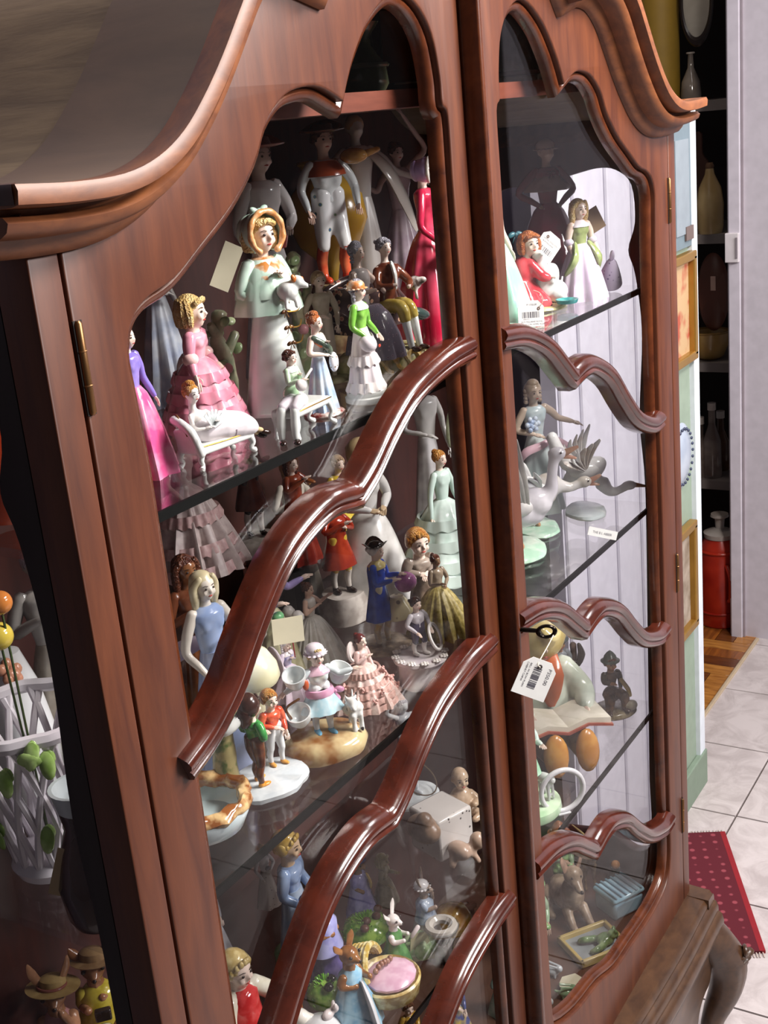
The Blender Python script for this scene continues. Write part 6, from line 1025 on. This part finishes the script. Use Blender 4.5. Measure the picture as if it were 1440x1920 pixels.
# bottom deck seen under the lowest bar of the left door
q = onZ(893, 1850, Z4); R = thing('photo_frame', 'small brown easel frame on the bottom deck beside the centre stile', 'frame', q + Vector((.06, .06, 0)), -.5, 1, G4); Prim().box((0, .003, .045), (.06, .004, .085), (-.12, 0, 0)).obj('picture', plain('#8d8078', .5), R, smooth=False)
for x, z, a, b2 in ((-.03, .045, .008, .09), (.03, .045, .008, .09), (0, .004, .068, .008), (0, .088, .068, .008)): Prim().box((x, -.12 * (.045 - z) * -1, z), (a, .008, b2), (-.12, 0, 0)).obj('frame_bar', plain('#4a2f22', .4), R, smooth=False)
for k, (px, py, c1, c2, hc, lab) in enumerate(((880, 1900, '#3a4a8a', '#c9b24e', 'blond', 'small clown in blue and yellow on the bottom deck'), (905, 1890, '#a9c6ba', '#cfdcd4', 'white', 'pale aqua gowned lady on the bottom deck'), (845, 1905, '#b48f3a', '#5a3a2a', 'brown', 'small ochre coated boy on the bottom deck'))):
    q = onZ(px, py + 60, Z4); figurine('small_figurine', lab, q + Vector(((.02, .03, 0), (.07, .0, 0), (-.03, .05, 0))[k]), .09, -.5, .12, hair=(hc, 'short'), top=glaze(c1), sleeve=glaze(c1), skirt=(glaze(c1, c2, .15, 7), .25, 7, .1), arms=('low', 'waist'), group=G4)

# ------------------------------------------------------------------ things behind the left end glass
G5 = 'ornaments behind the left end glass'
def endspot(px, py, x, zs): q = onX(px, py, x); return Vector((q.x, q.y, zs)), q.z
p, z = endspot(-6, 800, .66, ZS[1]); lathe_thing('red_vase', 'glossy orange red vase at the left end of the upper shelf', 'vase', p, [(.02, 0), (.026, .01), (.034, .05), (.03, .09), (.018, .12), (.022, .14)], glaze('#b03a1c', '#c9562e', .1), G5, extra=lambda R: Prim().ring((0, 0, .138), .021, .003).obj('lip', glaze('#8a2c14'), R))
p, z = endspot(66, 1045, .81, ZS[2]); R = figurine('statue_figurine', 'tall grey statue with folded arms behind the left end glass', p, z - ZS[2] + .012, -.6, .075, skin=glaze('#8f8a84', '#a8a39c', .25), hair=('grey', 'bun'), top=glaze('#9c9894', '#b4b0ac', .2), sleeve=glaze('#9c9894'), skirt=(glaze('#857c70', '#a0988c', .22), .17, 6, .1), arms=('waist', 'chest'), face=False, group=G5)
p, z = endspot(8, 1222, .74, ZS[2]); R = thing('bird_vase', 'smooth white vase with a peach rose behind the left end glass', 'vase', p, 0, 1, G5); hh = z - ZS[2]; Prim().lathe([(.03, 0), (.034, .01), (.036, hh * .45), (.026, hh * .8), (.014, hh), (.002, hh + .003)], n=30, folds=5, amp=.03).obj('vase_body', glaze('#cfd0d2', '#dcdde0', .12), R)
P = Prim(); [P.ball((-.014 + .008 * math.cos(a) * q_, -.02 + .006 * math.sin(a), hh * .93 + .007 * math.sin(a) * q_), (.006, .005, .006), seg=8, rings=6) for q_ in (.4, 1) for a in [k * 1.26 for k in range(5)]]; P.obj('peach_rose', glaze('#cf9478', '#dbab92', .2), R)
R = thing('lattice_basket', 'tall white openwork china basket with green leaves and a cherub', 'basket', (.676, .834, ZS[2]), 0, 1, G5); R.scale = (1.12, 1.12, 1.55); LAT = glaze('#cfc8d0', '#dedae0', .14)
Prim().lathe([(.03, 0), (.034, .006), (.03, .012), (.01, .014)], n=28).obj('foot', LAT, R)
for k in range(14):
    a = 2 * pi * k / 14; e = lambda r, t, z: (r * math.cos(t), r * math.sin(t), z); Prim().tube([e(.028, a, .01), e(.036, a + .25, .04), e(.045, a + .55, .075), e(.056, a + .75, .1)], [.0035, .003, .003, .0035], 7).obj('lattice_strand', LAT, R); Prim().tube([e(.028, a, .01), e(.036, a - .25, .04), e(.045, a - .55, .075), e(.056, a - .75, .1)], [.0035, .003, .003, .0035], 7).obj('lattice_strand', LAT, R)
Prim().ring((0, 0, .1), .056, .0045, n=40, wav=.03, wn=9).obj('rim', LAT, R)
GL = glaze('#7ea04a', '#a9c47a', .14, 60)
for k in range(22):
    a = random.uniform(2.2, 5.6); z = random.uniform(.02, .1) if k % 2 else random.uniform(.08, .106); r = .03 + z * .28 + .004; c = Vector((r * math.cos(a), r * math.sin(a), z)); P = Prim(); P.ball(c, (.0095, .003, .006), (random.random(), random.random() * 2, a + pi / 2), 9, 6); P.ball(c + Vector((.004, 0, .004)), (.005, .0024, .004), (0, 1, a + pi / 2), 8, 6); P.obj('leaf', GL, R)
for px, py, r, c, nm in ((0, 1130, .0105, ('#b5662a', '#cd8444'), 'orange_ball'), (-2, 1193, .0125, ('#b39a2e', '#ccb650'), 'yellow_ball')):
    q = onX(px, py, .66) - Vector(R.location); inv = Matrix.Diagonal((1 / 1.12, 1 / 1.12, 1 / 1.55, 1))
    for o_ in (Prim().ball(q, r, seg=24, rings=16).obj(nm, glaze(c[0], c[1], .08), R), Prim().tube([(0, 0, .02), q * .6, q], .0012, 6).obj('stem', plain('#3a4a20', .5), R)): o_.matrix_basis = inv
R2 = bpy.data.objects.new('cherub', None); COL.objects.link(R2); R2.parent = R; R2.location = (-.012, -.056, .024); R2.rotation_euler = (0, 0, -.7); R2.scale = (.062, .062, .042); B = Prim(); hc = (0, -.02, .86); head_shape(B, hc, .125); B.tube([(0, 0, .62), (0, 0, .78)], [.06, .06], 8, 1, 1); B.ball((0, 0, .58), (.14, .1, .12)); B.tube([(.12, 0, .62), (.2, -.1, .5), (.14, -.2, .46)], [.055, .05, .04], 8); B.tube([(-.12, 0, .62), (-.2, -.1, .5), (-.14, -.18, .44)], [.055, .05, .04], 8); B.tube([(.07, 0, .3), (.1, -.1, .16), (.1, -.04, .03)], [.08, .06, .045], 8); B.tube([(-.07, 0, .3), (-.1, -.1, .16), (-.1, -.04, .03)], [.08, .06, .045], 8); b = B.obj('body', PALE, R2, remesh=.016); face_paint(b, hc, .125); hair_shape('short', hc, .13, HAIR['blond'], R2); Prim().lathe([(.18, .2), (.2, .3), (.16, .5), (.12, .58)], sy=.8, folds=5, amp=.08).obj('tunic', dots('#a9b8cc', '#8a5a7a', 9, .12), R2)
p, z = endspot(112, 1500, .625, ZS[2]); R = thing('jug', 'treacle brown jug with a white lip against the left end glass', 'jug', (.632, .732, ZS[2]), 0, 1.32, G5); Prim().lathe([(.018, 0), (.021, .006), (.024, .03), (.018, .055), (.013, .07), (.016, .085), (.012, .085), (.01, .06)], n=28).obj('jug_body', glaze('#2a130a', '#4a2412', .1), R); Prim().lathe([(.0165, .084), (.019, .098), (.0165, .098), (.013, .086)], n=24, folds=2, amp=.08).obj('lip', glaze('#b4bcc2', '#c9d0d4', .1), R); Prim().tube([(.016, .004, .075), (.034, .01, .065), (.03, .008, .03), (.02, .004, .02)], .004, 8).obj('handle', glaze('#2a130a', '#4a2412', .1), R)
price_tag('brownish paper tag hanging near the left front corner', onX(132, 1640, .612) , (0, .35, -1.05), .03, .046, plain('#a8906c', .8), False, group='paper price tags')
for px, py, xx, lab, fur, c1, c2, hm in ((65, 1795, .66, 'rabbit in a dusty pink dress and straw sun hat behind the left end glass', '#8a6248', '#9c6a6a', '#b08484', ('straw', glaze('#9c8050', '#b89c68', .3), glaze('#8a5248'))), (140, 1745, .64, 'mouse in a mustard yellow jacket holding a camera behind the left end glass', '#8a5a3c', '#2a2c4a', '#3c3e60', ('brim', glaze('#8a6a4a', '#a5855f', .3)))):
    q = onZ(px, py + 12, -.835); R = critter('rabbit_figurine' if 'rabbit' in lab else 'mouse_figurine', lab, Vector((q.x, q.y - .02, ZS[3])), .15, -.75, glaze(fur, '#a5775a', .2), glaze(c1, c2, .16), 'rabbit' if 'rabbit' in lab else 'mouse', hat=hm, arms=('face', 'low') if 'rabbit' in lab else ('chest', 'fwd'), robe_r=.2, group=G5, coat=glaze('#a8952a', '#c4b24a', .14) if 'mouse' in lab else None)
    if 'mouse' in lab: Prim().box((.02, -.2, .56), (.12, .06, .09)).obj('camera_toy', glaze('#1c1614', '#3a2c26'), R, bevel=.012)
q = onZ(165, 1900, -.86); R = critter('rabbit_figurine', 'rabbit in a green and cream bonnet low in the left end corner', Vector((q.x, q.y - .02, ZS[3])), .125, -.75, glaze('#8a5a34', '#a8784e'), glaze('#b8902e', '#cda84e'), 'mouse', hat=('mob', glaze('#2f4a34', '#d9cfa8', .2, 9)), arms=('waist', 'fwd'), robe_r=.26, group=G5)

# ------------------------------------------------------------------ pictures and plate on the green pier
def framed(label, x0, x1, z0, z1, mats, y=.893):
    R = thing('framed_picture', label, 'picture', ((x0 + x1) / 2, y, (z0 + z1) / 2), 0, 1, 'gilt framed pictures on the green pier'); w_ = x1 - x0; h_ = z1 - z0; g = plain('#a8803a', .3, .6)
    Prim().box((0, .002, 0), (w_, .006, h_)).obj('painting', mats, R, smooth=False)
    for c, d in (((0, -.006, h_ / 2), (w_ + .02, .02, .02)), ((0, -.006, -h_ / 2), (w_ + .02, .02, .02)), ((-w_ / 2, -.006, 0), (.02, .02, h_)), ((w_ / 2, -.006, 0), (.02, .02, h_))): Prim().box(c, d).obj('frame_bar', g, R, smooth=False, bevel=.003)
framed('gilt framed floral picture, upper of the two on the green pier', 2.61, 2.752, -.585, -.36, glaze('#b99a74', '#a8503c', .6, 14, .5, .62))
framed('gilt framed landscape picture, lower of the two on the green pier', 2.61, 2.725, -1.235, -.985, glaze('#a89a8c', '#7a6a5a', .6, 16, .4, .62))
R = thing('wall_plate', 'grey blue plate with a dark dotted rim hung on the green pier', 'plate', (2.655, .884, -.80), 0, 1); Prim().lathe([(.02, .008), (.04, .006), (.075, -.004), (.077, -.006), (.045, 0), (.01, .001)], M=Euler((pi / 2, 0, 0)).to_matrix(), n=44).obj('plate_body', glaze('#9aa6b8', '#b4bdca', .2), R)
P = Prim(); [P.ball((.064 * math.cos(a), -.003, .064 * math.sin(a)), (.004, .003, .004), seg=6, rings=5) for a in [2 * pi * k / 26 for k in range(26)]]; P.obj('dotted_rim', plain('#38405a', .4), R)
R = thing('notice_frame', 'pale notice board above the pictures on the green pier', 'notice', (2.70, .893, -.19), 0, 1); Prim().box((0, 0, 0), (.15, .006, .3)).obj('board', plain('#6f7f88', .5), R, smooth=False); Prim().box((0, -.004, -.02), (.09, .004, .2)).obj('sheet', plain('#88929a', .6), R, smooth=False); Prim().box((.04, -.006, -.12), (.05, .004, .03)).obj('label_strip', plain('#6a5a56', .6), R, smooth=False)
# rug
rg = thing('rug', 'small deep red patterned rug with pale fringe on the tiles', 'rug', (2.345, .752, FLOOR + .0065), math.atan2(.202, .399), 1)
def rug_mat():
    m, t, b = nt('rug_wool'); tc = N(t, 'ShaderNodeTexCoord'); mp = N(t, 'ShaderNodeMapping'); mp.inputs['Scale'].default_value = (34, 34, 34); t.links.new(tc.outputs['Object'], mp.inputs[0]); v = N(t, 'ShaderNodeTexVoronoi', Scale=1.0, Randomness=.15); t.links.new(mp.outputs[0], v.inputs['Vector'])
    r = ramp(t, v.outputs['Distance'], lin('#8a3a44'), lin('#54091a'), .16, .24); t.links.new(r.outputs[0], b.inputs['Base Color']); b.inputs['Roughness'].default_value = .95; return m
Prim().box((0, .0, .003), (.445, .16, .006)).obj('pile', rug_mat(), rg, smooth=False); Prim().box((0, -.0815, .003), (.445, .012, .0065)).obj('border', plain('#86101c', .9), rg, smooth=False)
for s in (-1, 1):
    P = Prim(); [P.tube([(s * .222, -.082 + k * .0068, .002), (s * .236, -.082 + k * .0068 + random.uniform(-.002, .002), .001)], .0016, 4, 1, 1) for k in range(25)]; fr = P.obj('fringe', plain('#b8a8a0', .9), rg); fr['kind'] = 'stuff'
# ------------------------------------------------------------------ storage shelves in the back room
G6 = 'old glass and wooden ware on the back room shelves'
SX = 3.92; sr = thing('storage_shelves', 'dark steel storage rack in the room beyond the doorway', 'shelf rack', (0, 0, 0)); STL = plain('#7a716e', .5)
SZ = [-.051, -.45, -.86, -1.258]
for z in SZ + [.5]: Prim().box((SX + .2, 1.35, z - .015), (.4, .55, .03)).obj('shelf_board', STL, sr, smooth=False)
for y in (1.075, 1.63): Prim().box((SX + .2, y, -.6), (.03, .02, 2.22)).obj('upright', plain('#3a1d16', .5), sr, smooth=False)
def rack(name, label, cat, px, lvl, prof, mat, n=24, dx=.06, extra=None):
    q = onX(px, [190, 440, 683, 905][lvl], SX + dx); return lathe_thing(name, label, cat, (q.x, q.y, SZ[lvl]), prof, mat, G6, n=n, extra=extra)
rack('glass_bottle', 'narrow necked clear bottle on the top rack shelf', 'bottle', 1296, 0, [(.03, 0), (.032, .02), (.028, .06), (.01, .1), (.008, .14), (.012, .145)], glaze('#6a6058', '#8d8278', .1), extra=lambda R: Prim().ring((0, 0, .143), .011, .003).obj('lip', plain('#b0a49a', .2), R))
rack('ceramic_bottle', 'cream ceramic bottle on the second rack shelf', 'bottle', 1332, 1, [(.036, 0), (.04, .02), (.042, .09), (.034, .14), (.015, .18), (.012, .2)], glaze('#a58a5c', '#bda477', .3), dx=.03, extra=lambda R: Prim().lathe([(.012, .195), (.014, .205), (.01, .215)], n=16).obj('stopper', plain('#6a4a30', .5), R))
q = onX(1312, 400, SX + .12); R = thing('paddle_board', 'wooden paddle shaped board leaning on the second rack shelf', 'board', (q.x, q.y, SZ[1]), 0, 1, G6); plate('blade', [smooth_path([(-.035, 0), (.035, 0), (.04, .1), (.035, .2), (.012, .24), (.01, .3), (-.01, .3), (-.012, .24), (-.035, .2), (-.04, .1), (-.035, 0)], 3)[:-1]], -.006, .006, plain('#5a3220', .5), R, axis='X'); Prim().ring((0, 0, .285), .006, .002, (0, pi / 2, 0)).obj('hanging_loop', plain('#2a1810', .6), R)
q = onX(1337, 548, SX + .03); R = thing('oval_platter', 'oval brown wooden platter standing on the third rack shelf', 'platter', (q.x, q.y, q.z), 0, 1, G6); Prim().lathe([(.01, .012), (.045, .008), (.052, -.004), (.049, -.006), (.04, .002), (.005, .004)], M=Matrix(((0, 0, -1), (1, 0, 0), (0, 2.4, 0))), n=36).obj('platter_body', plain('#5c3224', .4), R); Prim().box((-.012, -.004, .03), (.002, .016, .045)).obj('paper_label', plain('#c9a596', .6), R, smooth=False)
rack('yellow_bowl', 'mustard cream mixing bowl on the third rack shelf', 'bowl', 1331, 2, [(.03, 0), (.045, .01), (.062, .05), (.066, .09), (.06, .09), (.055, .06), (.01, .02)], glaze('#a5824a', '#bd9c66', .25), dx=.07, extra=lambda R: Prim().ring((0, 0, .09), .063, .004).obj('rim', glaze('#8a6a3a'), R))
for k, (px, hh, dx, lab) in enumerate(((1314, .2, .05, 'tall ribbed glass bottle'), (1336, .25, .05, 'glass bottle with a white cap'), (1352, .2, .14, 'amber glass bottle'))):
    rack('glass_bottle', lab + ' on the lowest rack shelf', 'bottle', px, 3, [(.03, 0), (.032, .01), (.03, hh * .5), (.012, hh * .72), (.011, hh)], [glaze('#5a4c46', '#857870', .08), glaze('#6a5c56', '#94877e', .08), glaze('#4a2c1a', '#6a4a30', .1)][k], dx=dx, extra=(lambda R, hh=hh: Prim().lathe([(.014, hh - .02), (.014, hh + .004), (.004, hh + .006)], n=18).obj('cap', plain('#c4bab2', .3), R)))
q = onX(1306, 22, SX + .02); R = thing('oval_mirror', 'oval mirror in a dark frame at the top of the rack', 'mirror', (q.x, q.y, q.z + .03), 0, 1, G6); Prim().ball((0, 0, 0), (.004, .043, .11), seg=32, rings=16).obj('mirror_glass', plain('#9c968c', .12), R); Prim().ring((0, 0, 0), .046, .006, n=44).obj('mirror_frame', plain('#1c100c', .3), R).matrix_basis = Matrix(((0, 0, -1, 0), (1, 0, 0, 0), (0, 2.5, 0, 0), (0, 0, 0, 1)))
q = onZ(1348, 1172, FLOOR); R = thing('milk_can', 'red enamel milk can on the parquet under the rack', 'can', (q.x + .02, q.y, FLOOR + .008), 0, 1); REDC = glaze('#8f1a0c', '#b02c18', .25, 8); Prim().lathe([(.068, 0), (.072, .006), (.07, .03), (.07, .24), (.062, .275), (.045, .3), (.042, .31)], n=36).obj('can_body', REDC, R); Prim().ring((0, 0, .05), .071, .004, n=36).obj('hoop', REDC, R); Prim().ring((0, 0, .26), .068, .005, n=36).obj('hoop', REDC, R); Prim().lathe([(.05, .3), (.052, .315), (.03, .325), (.014, .33), (.016, .36), (.03, .37), (.028, .378), (.004, .38)], n=28).obj('lid', glaze('#a8a09a', '#8a8078', .2), R); Prim().tube([(-.06, -.04, .22), (-.085, -.06, .19), (-.085, -.06, .12), (-.06, -.045, .1)], .008, 8).obj('handle', REDC, R)
q = onX(1235, 60, 3.97); R = thing('cylinder_vase', 'tall mustard yellow cylinder vase on the top rack shelf', 'vase', (q.x, q.y, SZ[0]), 0, 1, G6); Prim().lathe([(.06, 0), (.062, .01), (.062, .4), (.058, .4), (.056, .02), (.005, .015)], n=36).obj('vase_body', plain('#8a6c1e', .6), R); Prim().ring((0, 0, .4), .06, .003, n=36).obj('rim', plain('#6a5216', .5), R)
